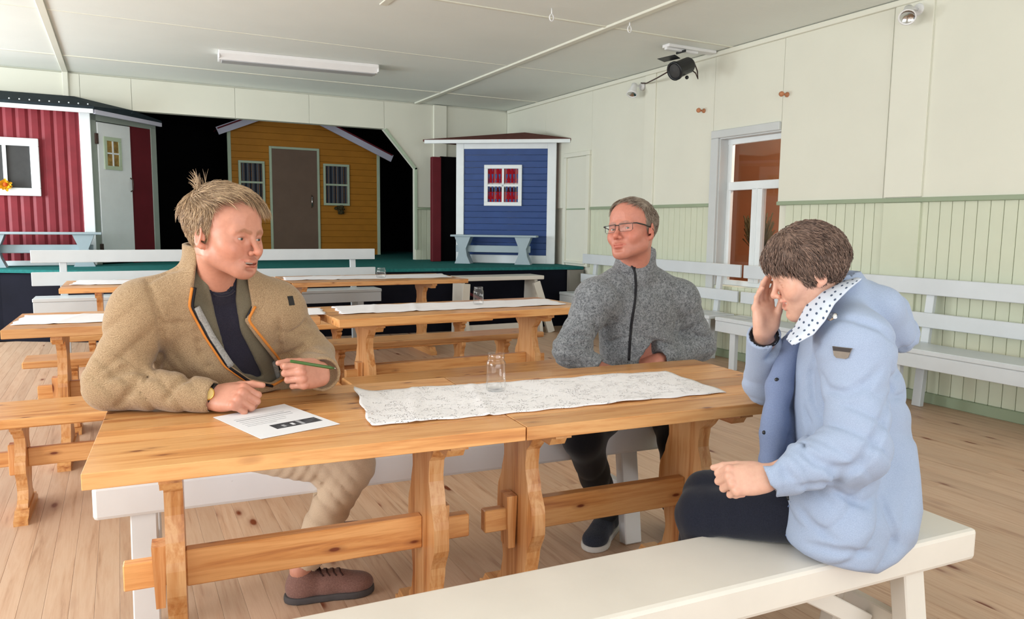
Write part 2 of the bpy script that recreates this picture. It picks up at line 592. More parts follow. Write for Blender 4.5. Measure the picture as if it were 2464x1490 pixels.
# the room behind it
inner = MB().box(XR + 2.2, 3.2, 0, XR + 2.26, 8.6, 2.9).box(XR + 0.2, 8.5, 0, XR + 2.2, 8.6, 2.9).box(XR + 0.2, 3.2, 0, XR + 2.2, 3.3, 2.9)
inner.box(XR + 0.17, 3.2, 2.6, XR + 2.26, 8.6, 2.7).box(XR + 0.17, 3.2, -0.05, XR + 2.26, 8.6, 0)
struct(inner.build('wall_inner_room', 'orange_room'), 'orange walls of the small room behind the window')
struct(box_obj('trim_11', 'knob_wood', None, XR + 2.14, 3.4, 1.78, XR + 2.2, 8.4, 1.86), 'brown board running along the orange wall')
d = bpy.data.lights.new('inner_room_fill', 'POINT')  # unseen point light, added to brighten the room behind the window
d.energy, d.shadow_soft_size, d.color = 80, 0.15, (1.0, 0.86, 0.7)
o = bpy.data.objects.new('inner_room_fill', d)
C.objects.link(o)
o.location = (XR + 0.9, 5.2, 2.35)
random.seed(5)
plant = thing('dried_bouquet', 'dark dried grass bouquet on a stick seen through the inner window', 'bouquet', (XR + 0.5, 5.55, 0.0))
MB().box(-0.12, -0.12, 0, 0.12, 0.12, 0.62, 0.01).build('pedestal', 'knob_wood', plant)
MB().lathe([(0.05, 0.62), (0.07, 0.68), (0.06, 0.80), (0.035, 0.84)], 14, cap=True).build('vase', 'iron', plant)
g = MB()
for i in range(150):
    a, s = random.uniform(0, 2 * PI), random.uniform(0.02, 0.17)
    h = random.uniform(1.15, 1.42)
    g.tube([(0, 0, 0.8), (s * 0.4 * math.cos(a), s * 0.4 * math.sin(a), 1.05), (s * math.cos(a), s * math.sin(a), h)], [0.0015, 0.002, 0.006], 4)
g.build('dried_grass', 'dry_plant', plant)['kind'] = 'stuff'

# side door next to the stage
door = struct(MB().box(XR - 0.012, 7.93, STAGE_Z, XR + 0.02, 8.40, 2.13, 0.004).build('door_1', 'cream'), 'cream side door beside the stage')
box_obj('door_frame', 'cream_trim', door, XR - 0.03, 7.86, STAGE_Z, XR + 0.02, 7.93, 2.131, 0.002)
box_obj('door_frame', 'cream_trim', door, XR - 0.034, 7.855, 2.132, XR + 0.02, 8.465, 2.19, 0.006)
box_obj('door_frame', 'cream_trim', door, XR - 0.03, 8.40, STAGE_Z, XR + 0.02, 8.46, 2.131, 0.002)
box_obj('door_rail', 'green_rail', door, XR - 0.016, 7.94, 1.465, XR + 0.01, 8.40, 1.482)
box_obj('sill', 'cream_trim', door, XR - 0.05, 7.9, STAGE_Z + 0.03, XR + 0.01, 8.4, STAGE_Z + 0.06, 0.006)

# ---- left and rear walls with the daylight openings
wl = MB()
oy = [(0.2, 3.0), (4.2, 7.0), (7.8, 9.4)]
edges = [YF] + [e for p in oy for e in p] + [YB]
for i in range(0, len(edges), 2):
    wl.box(XL - 0.15, edges[i], 0, XL, edges[i + 1], ZC)
for a, b in oy:
    wl.box(XL - 0.15, a, 0, XL, b, 0.7).box(XL - 0.15, a, 2.4, XL, b, ZC)
wl = struct(wl.build('wall_left', 'cream'), 'cream wall with large windows')
for i, (a, b) in enumerate(oy):
    f = MB().box(XL - 0.1, a, 0.7, XL - 0.04, b, 0.76).box(XL - 0.1, a, 2.34, XL - 0.04, b, 2.4).box(XL - 0.1, a, 0.7, XL - 0.04, a + 0.06, 2.4)
    f.box(XL - 0.1, b - 0.06, 0.7, XL - 0.04, b, 2.4).box(XL - 0.09, (a + b) / 2 - 0.025, 0.7, XL - 0.05, (a + b) / 2 + 0.025, 2.4)
    struct(f.build('window_%d' % (i + 2), 'white_trim'), 'large daylight window in the left wall')
struct(MB().box(XL, YF - 0.15, 0, -1.6, YF, ZC).box(4.0, YF - 0.15, 0, XR + 0.2, YF, ZC).box(-1.6, YF - 0.15, 2.7, 4.0, YF, ZC).build('wall_rear', 'cream'), 'rear wall with a wide open doorway')

# ---- proscenium wall
wb = struct(MB().box(XL, YB + 0.035, STAGE_Z, -0.25, YB + 0.12, ZC).box(-0.25, YB + 0.035, 2.56, 3.30, YB + 0.12, ZC)
            .prism([(3.30, 2.56), (3.756, 2.04), (3.756, STAGE_Z - 0.1), (XR + 0.03, STAGE_Z - 0.1), (XR + 0.03, ZC), (3.30, ZC)], YB + 0.035, YB + 0.12, 'XZ')
            .build('wall_back', 'cream'), 'cream stage front wall with a wide clipped-corner opening')
hb = [XL, -2.3, -1.2, -0.33, 0.2, 1.36, 2.28, 3.30]
for a, b in zip(hb[:-1], hb[1:]):
    box_obj('wall_panel', 'cream', wb, a + 0.0015, YB, 2.56, b - 0.0015, YB + 0.04, ZC - 0.02, 0.002)
MB().prism([(3.3015, 2.56), (3.75, 2.05), (3.75, 1.5), (4.02, 1.5), (4.02, ZC - 0.02), (3.3015, ZC - 0.02)], YB, YB + 0.04, 'XZ').build('wall_panel', 'cream', wb)
box_obj('wall_panel', 'cream', wb, 4.22, YB, 1.5, XR, YB + 0.04, ZC - 0.02, 0.002)
x = 3.756
bead2 = MB().box(0.0015, 0, 0, 0.0865, 0.03, 0.72, 0.004).mesh('bead_board')
while x < XR - 0.05:
    o = link('bead_board', bead2, 'green_board', wb)
    o.location = (x, YB + 0.005, STAGE_Z)
    x += 0.088
box_obj('chair_rail', 'green_rail', wb, 3.756, YB - 0.022, 1.466, XR, YB + 0.03, 1.496, 0.004)
struct(box_obj('trim_12', 'cream_trim', None, 4.02, YB - 0.03, STAGE_Z, 4.22, YB + 0.03, ZC - 0.01, 0.006), 'cream pilaster at the right of the stage opening')
struct(box_obj('trim_13', 'cream_trim', None, -0.50, YB - 0.03, 2.3, -0.44, YB + 0.03, ZC - 0.01, 0.006), 'narrow cream strip above the red hut')
struct(MB().bar((3.31, YB - 0.005, 2.555), (3.762, YB - 0.005, 2.03), 0.035, 0.03).bar((3.757, YB - 0.005, 2.05), (3.757, YB - 0.005, STAGE_Z + 0.15), 0.035, 0.03, (1, 0, 0))
       .build('trim_14', 'green_frame'), 'pale edge strip along the clipped stage opening')
# dark stage house
struct(box_obj('wall_stage_back', 'black_cloth', None, -1.5, 13.4, 0, XR + 0.1, 13.5, 3.4), 'black backdrop at the rear of the stage')
struct(MB().box(-1.5, 10.3, 0, -1.4, 13.4, 3.4).build('wall_stage_left', 'black_cloth'), 'black side drape')
struct(MB().box(4.75, 10.3, 0, 4.85, 13.4, 3.4).build('wall_stage_right', 'black_cloth'), 'black side drape at the right of the stage')
struct(MB().box(-1.5, 10.3, 3.3, XR + 0.1, 13.5, 3.4).build('ceiling_stage', 'black_cloth'), 'black ceiling above the stage')

# ---- stage
front = [(XR, 7.98), (4.6, 8.02), (4.05, 8.07), (3.3, 8.11), (2.53, 8.17), (1.7, 8.28), (0.9, 8.42), (0.11, 8.60), (-0.5, 8.88), (-1.1, 9.22), (-1.9, 9.5), (XL + 0.02, 9.8)]
stage = thing('stage', 'raised stage with dark green carpet and black cloth front', 'stage')
poly = front + [(XL + 0.02, 10.14), (-1.38, 10.14), (-1.38, 13.38), (4.74, 13.38), (4.74, 10.14), (XR, 10.14)]
MB().prism(poly, STAGE_Z - 0.035, STAGE_Z, 'XY').build('carpet', 'green_carpet', stage)
low = [(x, y + 0.04) for x, y in front] + poly[len(front):]
MB().prism(low, 0.0, STAGE_Z - 0.035, 'XY').build('front_cloth', 'navy_cloth', stage)
box_obj('end_board', 'grey_board', stage, 4.97, 7.945, 0.40, XR - 0.02, 8.0, STAGE_Z - 0.04)


# ================================================================== stage huts
def hut_window(parent, x0, z0, x1, z1, frame, bar, curtain, y=-0.02, fw=0.045, mid=True, cross=True, name='window'):
    w = MB().box(x0, y, z0, x1, y + 0.03, z0 + fw, 0.003).box(x0, y, z1 - fw, x1, y + 0.03, z1, 0.003)
    w.box(x0, y, z0 + fw, x0 + fw, y + 0.03, z1 - fw, 0.003).box(x1 - fw, y, z0 + fw, x1, y + 0.03, z1 - fw, 0.003)
    w = w.build(name, frame, parent)
    if mid:
        box_obj('glazing_bar', bar, w, (x0 + x1) / 2 - 0.014, y + 0.002, z0 + fw, (x0 + x1) / 2 + 0.014, y + 0.022, z1 - fw)
    if cross:
        zm = (z0 + z1) / 2
        box_obj('glazing_bar', bar, w, x0 + fw, y + 0.002, zm - 0.014, x1 - fw, y + 0.022, zm + 0.014)
    n = 28
    vs, fs = [], []
    for i in range(n + 1):
        xx = x0 + fw + (x1 - x0 - 2 * fw) * i / n
        yy = y + 0.024 + 0.008 * math.sin(i * 1.9)
        vs += [(xx, yy, z0 + fw), (xx, yy, z1 - fw)]
    for i in range(n):
        fs.append((2 * i, 2 * i + 2, 2 * i + 3, 2 * i + 1))
    c = MB().add(vs, fs, True)
    c.build('curtain', curtain, w)
    return w


# ---- blue hut on the stage, right
BL = 1.348
B0 = Vector((4.06, 9.4, STAGE_Z))
ang = math.atan2(-0.8, 1.06)
hut = thing('blue_hut', 'blue plank hut with white corner boards and brown roof on stage', 'hut', B0, ang)
n = 17
z0, z1 = 0.11, 1.52
pl = MB().box(0.10, 0.0, 0, BL - 0.10, 0.022, (z1 - z0) / n - 0.002, 0.004).mesh('plank')
for i in range(n):
    o = link('plank', pl, 'blue_board', hut)
    o.location = (0, 0.004 * (i % 2), z0 + i * (z1 - z0) / n)
    o.rotation_euler = (0.09, 0, 0)
box_obj('corner_board', 'white_trim', hut, 0, -0.02, 0, 0.105, 0.03, 1.60, 0.004)
box_obj('corner_board', 'white_trim', hut, BL - 0.115, -0.02, 0, BL, 0.03, 1.60, 0.004)
box_obj('head_board', 'white_trim', hut, 0.105, -0.018, 1.515, BL - 0.115, 0.03, 1.60, 0.004)
box_obj('foot_board', 'white_trim', hut, 0.105, -0.018, 0, BL - 0.115, 0.03, 0.11, 0.004)
box_obj('side_wall', 'wine_board', hut, 0.0, 0.03, 0, 0.03, 0.25, 1.58)
box_obj('side_wall', 'wine_board', hut, BL - 0.03, 0.03, 0, BL - 0.01, 0.12, 1.58)
w = hut_window(hut, 0.385, 0.765, 0.895, 1.305, 'white_trim', 'white_trim', 'plaid', -0.03, 0.05)
rf = MB()
ev = [(-0.42, -0.16), (1.555, -0.16), (1.36, 0.16), (0.02, 0.42)]
ap = (0.90, 0.14, 1.745)
rv = [(x, y, 1.628) for x, y in ev] + [(x, y, 1.60) for x, y in ev] + [ap]
rf.add(rv, [(0, 1, 8), (1, 2, 8), (2, 3, 8), (3, 0, 8), (4, 7, 6, 5), (0, 4, 5, 1), (1, 5, 6, 2), (2, 6, 7, 3), (3, 7, 4, 0)])
r = rf.build('roof', 'brown_roof', hut)
box_obj('fascia', 'white_trim', r, -0.40, -0.165, 1.575, 1.54, -0.14, 1.622, 0.003)
# red post left of it, and a black board painting the shade of the gap
tag(MB().box(3.80, 9.62, STAGE_Z, 3.93, 9.70, 2.17, 0.006).build('red_post', 'wine_board'), 'dark red board post standing left of the blue hut', 'post')
tag(MB().box(3.96, 9.72, STAGE_Z, 4.20, 9.76, 2.19, 0.006).build('gap_shade_board', 'black_cloth'), 'dark board standing in for the shaded gap beside blue hut', 'board')


# small trestle bench used twice on the stage
def stage_bench(loc, rz, L, label):
    t = thing('stage_bench', label, 'bench', loc, rz, 'pale blue benches on the stage')
    box_obj('seat', 'pale_blue', t, 0, -0.12, 0.352, L, 0.12, 0.378, 0.005)
    for xx in (0.14, L - 0.2):
        prof = [(-0.105, 0.352), (0.105, 0.352), (0.09, 0.31), (0.045, 0.20), (0.062, 0.10), (0.105, 0.0), (-0.105, 0.0), (-0.062, 0.10), (-0.045, 0.20), (-0.09, 0.31)]
        MB().prism([(xx + 0.02 + u, z) for u, z in prof], -0.1, 0.1, 'XZ').build('leg', 'pale_blue', t)
    box_obj('stretcher', 'pale_blue', t, 0.05, -0.012, 0.15, L - 0.09, 0.018, 0.24, 0.004)
    return t


bd = Vector((math.cos(ang), math.sin(ang), 0))
bn = Vector((math.sin(ang), -math.cos(ang), 0))
stage_bench(B0 + bn * 0.22 + bd * 0.0, ang, 1.14, 'pale blue trestle bench in front of the blue hut')
stage_bench(Vector((-1.34, 9.62, STAGE_Z)), 0.0, 1.17, 'pale blue trestle bench in front of the red hut')

# ---- red hut on the stage, left
hut = thing('red_hut', 'dark red board hut with white trim and black roof on stage', 'hut', (0, 0, 0))
x = -2.60
pw = 0.118
pl = MB().prism([(0, 0.0), (0.03, -0.014), (pw - 0.03, -0.014), (pw, 0.0), (pw, 0.02), (0, 0.02)], 0, 1.76, 'XY').mesh('board')
while x < -0.32:
    o = link('board', pl, 'red_board', hut)
    o.location = (x, 9.90, STAGE_Z)
    x += pw
box_obj('corner_board', 'white_trim', hut, -0.345, 9.865, STAGE_Z, -0.235, 9.92, 2.49, 0.005)
box_obj('foot_board', 'white_trim', hut, -2.6, 9.875, STAGE_Z, -0.345, 9.91, STAGE_Z + 0.055, 0.003)
w = MB()
wx0, wx1, wz0, wz1 = -1.44, -0.745, 1.52, 2.145
for (a, b, c2, e) in [(wx0, wz0, wx1, wz0 + 0.085), (wx0, wz1 - 0.085, wx1, wz1), (wx0, wz0 + 0.085, wx0 + 0.085, wz1 - 0.085), (wx1 - 0.085, wz0 + 0.085, wx1, wz1 - 0.085)]:
    w.box(a, 9.845, b, c2, 9.895, e, 0.005)
w = w.build('window', 'white_trim', hut)
box_obj('window_screen', 'dark_screen', w, wx0 + 0.08, 9.875, wz0 + 0.08, wx1 - 0.08, 9.885, wz1 - 0.08)
box_obj('glazing_bar', 'white_trim', w, -1.085, 9.855, wz0 + 0.08, -1.05, 9.88, wz1 - 0.08)
# door side, running back into the stage opening
P0, P1 = Vector((-0.235, 9.885, STAGE_Z)), Vector((0.47, 10.55, STAGE_Z))
da = math.atan2(P1.y - P0.y, P1.x - P0.x)
ds = bpy.data.objects.new('door_wall', None)


def dpart(name, mat, parent, u0, v0, z0, u1, v1, z1, bev=0.003):
    m = Matrix.Translation(P0) @ Matrix.Rotation(da, 4, 'Z')
    return MB().box(u0, v0, z0, u1, v1, z1, bev, m).build(name, mat, parent)


dpart('door_frame', 'grey_green', hut, -0.01, 0.0, 0, 0.075, 0.05, 1.75)
dpart('door_frame', 'grey_green', hut, 0.0, 0.0, 1.64, 0.96, 0.05, 1.75)
dpart('door_frame', 'grey_green', hut, 0.87, -0.005, 0, 0.955, 0.05, 1.66)
dr = dpart('door', 'white_trim', hut, 0.08, -0.01, 0.02, 0.545, 0.03, 1.63)
dpart('red_panel', 'wine_board', hut, 0.545, 0.005, 0.0, 0.875, 0.03, 1.64)
dpart('hinge', 'iron', dr, 0.045, -0.02, 1.38, 0.085, 0.0, 1.50)
dpart('hinge', 'iron', dr, 0.045, -0.02, 0.12, 0.085, 0.0, 0.24)
MB().tube([P0 + Vector((0, 0, z)) + Matrix.Rotation(da, 3, 'Z') @ Vector((0.52, y, 0)) for z, y in ((0.86, -0.012), (0.88, -0.045), (0.95, -0.05), (1.0, -0.045), (1.02, -0.012))], 0.008, 6).build('door_handle', 'iron', dr)
for (a, b, c2, e) in [(0.155, 1.10, 0.40, 1.145), (0.155, 1.43, 0.40, 1.475), (0.155, 1.145, 0.195, 1.43), (0.36, 1.145, 0.40, 1.43)]:
    dpart('window_frame', 'green_frame', dr, a, -0.022, b, c2, -0.008, e, 0.002)
dpart('glazing_bar', 'white_trim', dr, 0.268, -0.02, 1.14, 0.286, -0.008, 1.43, 0)
dpart('glazing_bar', 'white_trim', dr, 0.19, -0.02, 1.28, 0.365, -0.008, 1.297, 0)
MT['door_pane'] = paint('ochre_curtain_behind_pane', (150, 120, 60), 0.4, 0.5, 0.5, 18)
dpart('pane', 'door_pane', dr, 0.19, -0.0135, 1.14, 0.365, -0.0105, 1.435, 0)
# roof: felt strips over white fascia
rv = [(-2.7, 9.76, 2.535), (-0.19, 9.76, 2.525), (0.53, 10.47, 2.50), (-2.7, 10.12, 2.67), (-0.39, 10.12, 2.67), (0.20, 10.13, 2.56),
      (-2.7, 9.76, 2.50), (-0.19, 9.76, 2.495), (0.53, 10.47, 2.475), (-2.7, 10.12, 2.60), (-0.39, 10.12, 2.60), (0.20, 10.13, 2.52)]
rf = MB().add(rv, [(0, 1, 4, 3), (1, 2, 5, 4), (0, 6, 7, 1), (1, 7, 8, 2), (2, 8, 11, 5), (6, 9, 10, 7), (7, 10, 11, 8), (3, 4, 10, 9), (4, 5, 11, 10), (0, 3, 9, 6)])
r = rf.build('roof', 'felt', hut)
MB().bar((-2.7, 9.77, 2.478), (-0.20, 9.77, 2.474), 0.03, 0.046).build('fascia', 'white_trim', r)
MB().bar((-0.19, 9.78, 2.472), (0.52, 10.48, 2.452), 0.03, 0.046).build('fascia', 'lavender', r)
nail = MB().sphere((0, 0, 0), 0.009, 6, 4).mesh('nail_head')
for i in range(17):
    o = link('nail_head', nail, 'white_trim', r)
    o.location = (-1.72 + i * 0.092, 9.80, 2.552)
# yellow flower pinned to the window
fl = thing('artificial_flower', 'yellow artificial flower hung on the red hut window', 'flower', (-1.07, 9.83, 1.635))
random.seed(3)
petal = MB().add([(0, 0, 0), (0.016, -0.006, 0.03), (0.010, -0.014, 0.062), (0, -0.012, 0.072), (-0.010, -0.014, 0.062), (-0.016, -0.006, 0.03), (0, 0.004, 0.03)],
                 [(0, 1, 6), (0, 6, 5), (1, 2, 6), (6, 4, 5), (2, 3, 6), (3, 4, 6)], True).mesh('petal')
for i in range(22):
    o = link('petal', petal, 'yellow_petal', fl)
    o.rotation_euler = (random.uniform(-0.1, 0.75), 2 * PI * i / 22 * 2 + random.uniform(-.15, .15), 0)
    o.scale = (1.2, 1.2, random.uniform(0.85, 1.15))
MB().sphere((0, -0.03, 0), 0.022, 10, 6).build('flower_heart', 'orange_petal', fl)

# ---- yellow hut deep on the stage
hut = thing('yellow_hut', 'ochre yellow plank hut with brown door and gable roof on stage', 'hut', (0, 12.0, STAGE_Z))
n = 21
ph = 0.098
for i in range(n):
    zb = i * ph
    zt = zb + ph - 0.002
    # the gable cuts the upper boards
    l0, r0 = 1.51, 3.79
    zw = STAGE_Z + zb
    rr = min(r0, 3.97 - (zw - 2.334) / 0.41) if zw > 2.40 else r0
    ll = max(l0, 1.36 + (zw - 2.594) / 0.41) if zw > 2.64 else l0
    if rr - ll < 0.1:
        continue
    MB().box(ll, 0.0, zb, rr, 0.022, zt, 0.003).build('plank', 'yellow_board', hut)
box_obj('corner_board', 'green_frame', hut, 1.48, -0.012, 0, 1.53, 0.03, 1.90, 0.003)
box_obj('corner_board', 'green_frame', hut, 3.77, -0.012, 0, 3.82, 0.03, 1.62, 0.003)
dr = box_obj('door', 'brown_door', hut, 2.11, -0.02, 0.02, 2.80, 0.0, 1.63, 0.003)
MB().tube([(2.705, -0.02, 0.75), (2.705, -0.05, 0.77), (2.705, -0.05, 0.92), (2.705, -0.02, 0.94)], 0.009, 6).build('door_handle', 'chrome', dr)
for (a, b, c2, e) in [(2.075, 0.0, 2.112, 1.665), (2.798, 0.0, 2.835, 1.665), (2.112, 1.63, 2.798, 1.665)]:
    box_obj('door_frame', 'green_frame', hut, a, -0.028, b, c2, 0.0, e, 0.003)
hut_window(hut, 1.625, 0.79, 2.005, 1.43, 'green_frame', 'green_frame', 'stripes', -0.03, 0.035, False, True)
hut_window(hut, 2.895, 0.79, 3.31, 1.44, 'green_frame', 'green_frame', 'stripes', -0.03, 0.035, False, True)
fl = MB()
for i in range(26):
    fl.sphere((3.14 + random.uniform(-.07, .07), -0.05 + random.uniform(-.03, .01), 0.73 + random.uniform(-.06, .05)), random.uniform(.015, .03), 6, 4)
fl.build('dark_wreath', 'dry_plant', hut)
MB().bar((1.335, -0.12, 1.83), (2.38, -0.12, 2.27), 0.03, 0.115).build('barge_board', 'lavender', hut)
MB().bar((2.32, -0.12, 2.30), (3.99, -0.12, 1.565), 0.03, 0.115).build('barge_board', 'lavender', hut)
MB().bar((1.335, 0.1, 1.865), (2.38, 0.1, 2.32), 0.5, 0.02).bar((2.32, 0.1, 2.35), (3.99, 0.1, 1.615), 0.5, 0.02).build('roof', 'wine_board', hut)

# ================================================================== fixtures
t = thing('fluorescent_lamp', 'long white unlit fluorescent ceiling lamp', 'lamp', (1.75, 8.15, ZC - 0.002), -0.075)
prof = [(-0.13, 0.0), (0.13, 0.0), (0.13, -0.03), (0.085, -0.085), (-0.085, -0.085), (-0.13, -0.03)]
MB().prism(prof, -0.79, 0.79, 'YZ').build('housing', 'plastic', t)
MT['diffuser'] = paint('grey_lamp_diffuser', (176, 178, 182), 0.3, 0.5, 0.02)
box_obj('diffuser', 'diffuser', t, -0.77, -0.075, -0.093, 0.77, 0.075, -0.082, 0.003)
box_obj('end_cap', 'plastic', t, -0.80, -0.125, -0.075, -0.788, 0.125, 0.0, 0.003)
box_obj('end_cap', 'plastic', t, 0.788, -0.125, -0.075, 0.80, 0.125, 0.0, 0.003)


def wall_spot(y, z, aim, label):
    t = thing('wall_spotlight', label, 'spotlight', (XR, y, z), 0, 'small white spotlights on the wall')
    MB().lathe([(0.045, 0), (0.045, 0.02), (0.035, 0.03)], 16, Matrix.Rotation(-PI / 2, 4, 'Y'), True).build('wall_plate', 'plastic', t)
    MB().tube([(-0.02, 0, 0), (-0.10, 0, 0.0), (-0.13, 0, -0.02)], 0.010, 8).build('arm', 'plastic', t)
    q = Vector(aim).normalized().to_track_quat('Z', 'Y').to_matrix().to_4x4()
    m = Matrix.Translation((-0.13, 0, -0.03)) @ q
    h = MB().lathe([(0.012, -0.06), (0.03, -0.05), (0.036, 0.0), (0.056, 0.07), (0.060, 0.085), (0.052, 0.085), (0.046, 0.07)], 18, m).build('lamp_head', 'plastic', t)
    MB().lathe([(0.050, 0.078), (0.03, 0.06), (0.001, 0.055)], 18, m).build('reflector', 'chrome', h)


wall_spot(3.62, 2.84, (-0.55, -0.35, -0.55), 'small white wall spotlight at the upper right')
wall_spot(6.86, 2.80, (-0.35, -0.2, -0.8), 'small white wall spotlight below the black cable')
t = thing('stage_spotlight', 'black theatre spotlight hanging from a white ceiling board', 'spotlight', (4.80, 5.72, ZC))
MB().box(-0.22, -0.05, -0.028, 0.36, 0.05, 0.0, 0.004).box(-0.22, -0.02, -0.05, 0.16, 0.02, -0.028, 0.004).build('ceiling_board', 'plastic', t)
MB().bar((-0.035, -0.06, -0.03), (-0.035, -0.06, -0.19), 0.012, 0.03).bar((-0.035, 0.06, -0.03), (-0.035, 0.06, -0.19), 0.012, 0.03).bar((-0.035, -0.065, -0.05), (-0.035, 0.065, -0.05), 0.012, 0.02).build('yoke', 'black_metal', t)
q = Vector((-0.75, -0.1, -0.32)).normalized().to_track_quat('Z', 'Y').to_matrix().to_4x4()
m = Matrix.Translation((-0.02, 0, -0.195)) @ q
h = MB().lathe([(0.02, -0.13), (0.06, -0.125), (0.075, -0.10), (0.078, 0.08), (0.088, 0.085), (0.088, 0.11), (0.07, 0.11), (0.065, 0.09)], 20, m).build('lamp_body', 'black_metal', t)
MB().lathe([(0.066, 0.10), (0.03, 0.115), (0.001, 0.118)], 18, m).build('lens', 'dark_screen', h)
MB().add([(-0.1, 0.1, 0.10), (0.1, 0.1, 0.10), (0.11, 0.15, 0.17), (-0.11, 0.15, 0.17), (-0.1, 0.104, 0.10), (0.1, 0.104, 0.10), (0.11, 0.154, 0.17), (-0.11, 0.154, 0.17)],
         [(0, 1, 2, 3), (7, 6, 5, 4), (0, 4, 5, 1), (1, 5, 6, 2), (2, 6, 7, 3), (3, 7, 4, 0)], False, m).build('barn_door', 'black_metal', h)
MB().sphere((0.03, -0.02, -0.28), 0.018, 8, 6).build('focus_knob', 'black_metal', h)
MB().tube([(0.09, 0.0, -0.15), (0.15, 0.02, -0.13), (0.19, 0.02, -0.2), (0.20, 0.02, -0.27), (0.17, 0.02, -0.22), (0.10, 0.0, -0.2)], 0.006, 6).build('cable_loop', 'iron', t)
tag(MB().tube([(4.74, 5.78, 2.76), (4.95, 6.3, 2.775), (5.12, 6.7, 2.80), (5.17, 6.85, 2.83), (5.18, 6.87, 2.84), (5.185, 6.87, 2.81)], 0.007, 6).build('lamp_cable', 'iron'),
    'thin dark cable running from black spotlight to the wall lamp', 'cable')
for px, (hx, hy) in enumerate([(3.075, 5.255), (3.807, 5.23)]):
    t = MB().tube([(hx, hy, ZC), (hx, hy, ZC - 0.045)] + [(hx + 0.018 * math.sin(a), hy, ZC - 0.07 + 0.026 * math.cos(a)) for a in [i * PI / 6 for i in range(13)]], 0.005, 6)
    tag(t.build('ceiling_hook', 'plastic'), ['small white loop hook on the ceiling, left of the two', 'small white loop hook on the ceiling nearer the black spotlight'][px], 'hook', 'loop hooks on the ceiling')
for i, (ky, kz) in enumerate([(5.86, 2.41), (4.81, 2.415)]):
    t = thing('wall_peg', ['small turned wooden peg over the window, the farther one', 'small turned wooden peg right of the window top, the nearer one'][i], 'peg', (XR, ky, kz), 0, 'wooden pegs on the wall')
    m = Matrix.Rotation(-PI / 2, 4, 'Y')
    MB().lathe([(0.022, 0), (0.022, 0.008), (0.010, 0.015), (0.009, 0.05)], 12, m, True).build('peg_stem', 'knob_wood', t)
    MB().lathe([(0.009, 0.05), (0.02, 0.058), (0.024, 0.072), (0.018, 0.086), (0.002, 0.092)], 12, m).build('peg_head', 'knob_wood', t)

# ================================================================== tables and benches
TA = math.radians(-4.25)


def lyre(half, z0, z1, n=28):
    """outline of a trestle upright: narrow waist, belly in the middle, flared ends"""
    prof = [(0.0, 1.0), (0.06, 0.98), (0.12, 0.72), (0.22, 0.62), (0.34, 0.74), (0.48, 1.0), (0.58, 0.98), (0.70, 0.74), (0.80, 0.60), (0.90, 0.66), (0.95, 0.95), (1.0, 1.0)]

    def w(t):
        for (a, wa), (b, wb) in zip(prof[:-1], prof[1:]):
            if a <= t <= b:
                s = (t - a) / (b - a)
                s = s * s * (3 - 2 * s)
                return half * (wa + (wb - wa) * s)
        return half
    pts = [(w(i / n), z0 + (z1 - z0) * i / n) for i in range(n + 1)]
    return pts + [(-u, z) for u, z in reversed(pts)]


def beam_profile(half, z0, z1, down=True):
    """cleat or foot with notched ends"""
    h = z1 - z0
    if down:
        return [(-half, z1), (-half, z1 - h * 0.45), (-half + 0.025, z1 - h * 0.55), (-half + 0.04, z0), (half - 0.04, z0), (half - 0.025, z1 - h * 0.55), (half, z1 - h * 0.45), (half, z1)]
    return [(-half, z0), (-half, z0 + h * 0.45), (-half + 0.03, z0 + h * 0.6), (-half + 0.05, z1), (half - 0.05, z1), (half - 0.03, z0 + h * 0.6), (half, z0 + h * 0.45), (half, z0)]


def trestle_table(label, origin, rz, L, Wd, uprights, boards=6, group=None, top_t=0.036, H=0.74, rounded=0.0):
    """origin: near-left corner on the floor; local x along the table, y away"""
    t = thing('trestle_table', label, 'table', (origin[0], origin[1], 0), rz, group)
    top = bpy.data.objects.new('table_top', None)
    bwid = Wd / boards
    top = MB().box(0.03, 0.03, H - top_t + 0.001, L - 0.03, Wd - 0.03, H - 0.010).build('table_top', 'pine_x', t)
    me = MB().box(0, 0.0002, H - top_t, L, bwid - 0.0002, H, 0.0014 if rounded == 0 else 0.003).mesh('board')
    for i in range(boards):
        o = link('board', me, 'pine_x', top)
        o.location = (0, i * bwid, 0)
    yc = Wd / 2
    for ux in uprights:
        up = MB().prism([(yc + u, z) for u, z in lyre(0.135, 0.07, H - top_t - 0.045)], ux - 0.022, ux + 0.022, 'YZ').build('upright', 'pine_z', t)
        MB().prism([(yc + u, z) for u, z in beam_profile(Wd * 0.42, H - top_t - 0.050, H - top_t)], ux - 0.024, ux + 0.024, 'YZ').build('cleat', 'pine_y', t)
        MB().prism([(yc + u, z) for u, z in beam_profile(Wd * 0.40, 0.0, 0.075, False)], ux - 0.03, ux + 0.03, 'YZ').build('foot', 'pine_y', t)
    a, b = uprights[0], uprights[-1]
    sz0, sz1 = 0.312, 0.410
    st = box_obj('stretcher', 'pine_x', t, a + 0.022, yc - 0.018, sz0, b - 0.022, yc + 0.018, sz1, 0.003)
    for s, e in ((-1, a), (1, b)):
        x0, x1 = (e - 0.125, e - 0.022) if s < 0 else (e + 0.022, e + 0.125)
        box_obj('tenon', 'pine_x', st, x0, yc - 0.018, sz0 + 0.012, x1, yc + 0.018, sz1 - 0.016, 0.003)
        k0 = e + s * 0.024
        k1 = e + s * 0.058
        MB().prism([(min(k0, k1), 0.435), (max(k0, k1), 0.435), (max(k0, k1) - 0.006, 0.27), (min(k0, k1) + 0.006, 0.27)], yc - 0.030, yc + 0.030, 'XZ').build('wedge', 'pine_z', st)
    return t


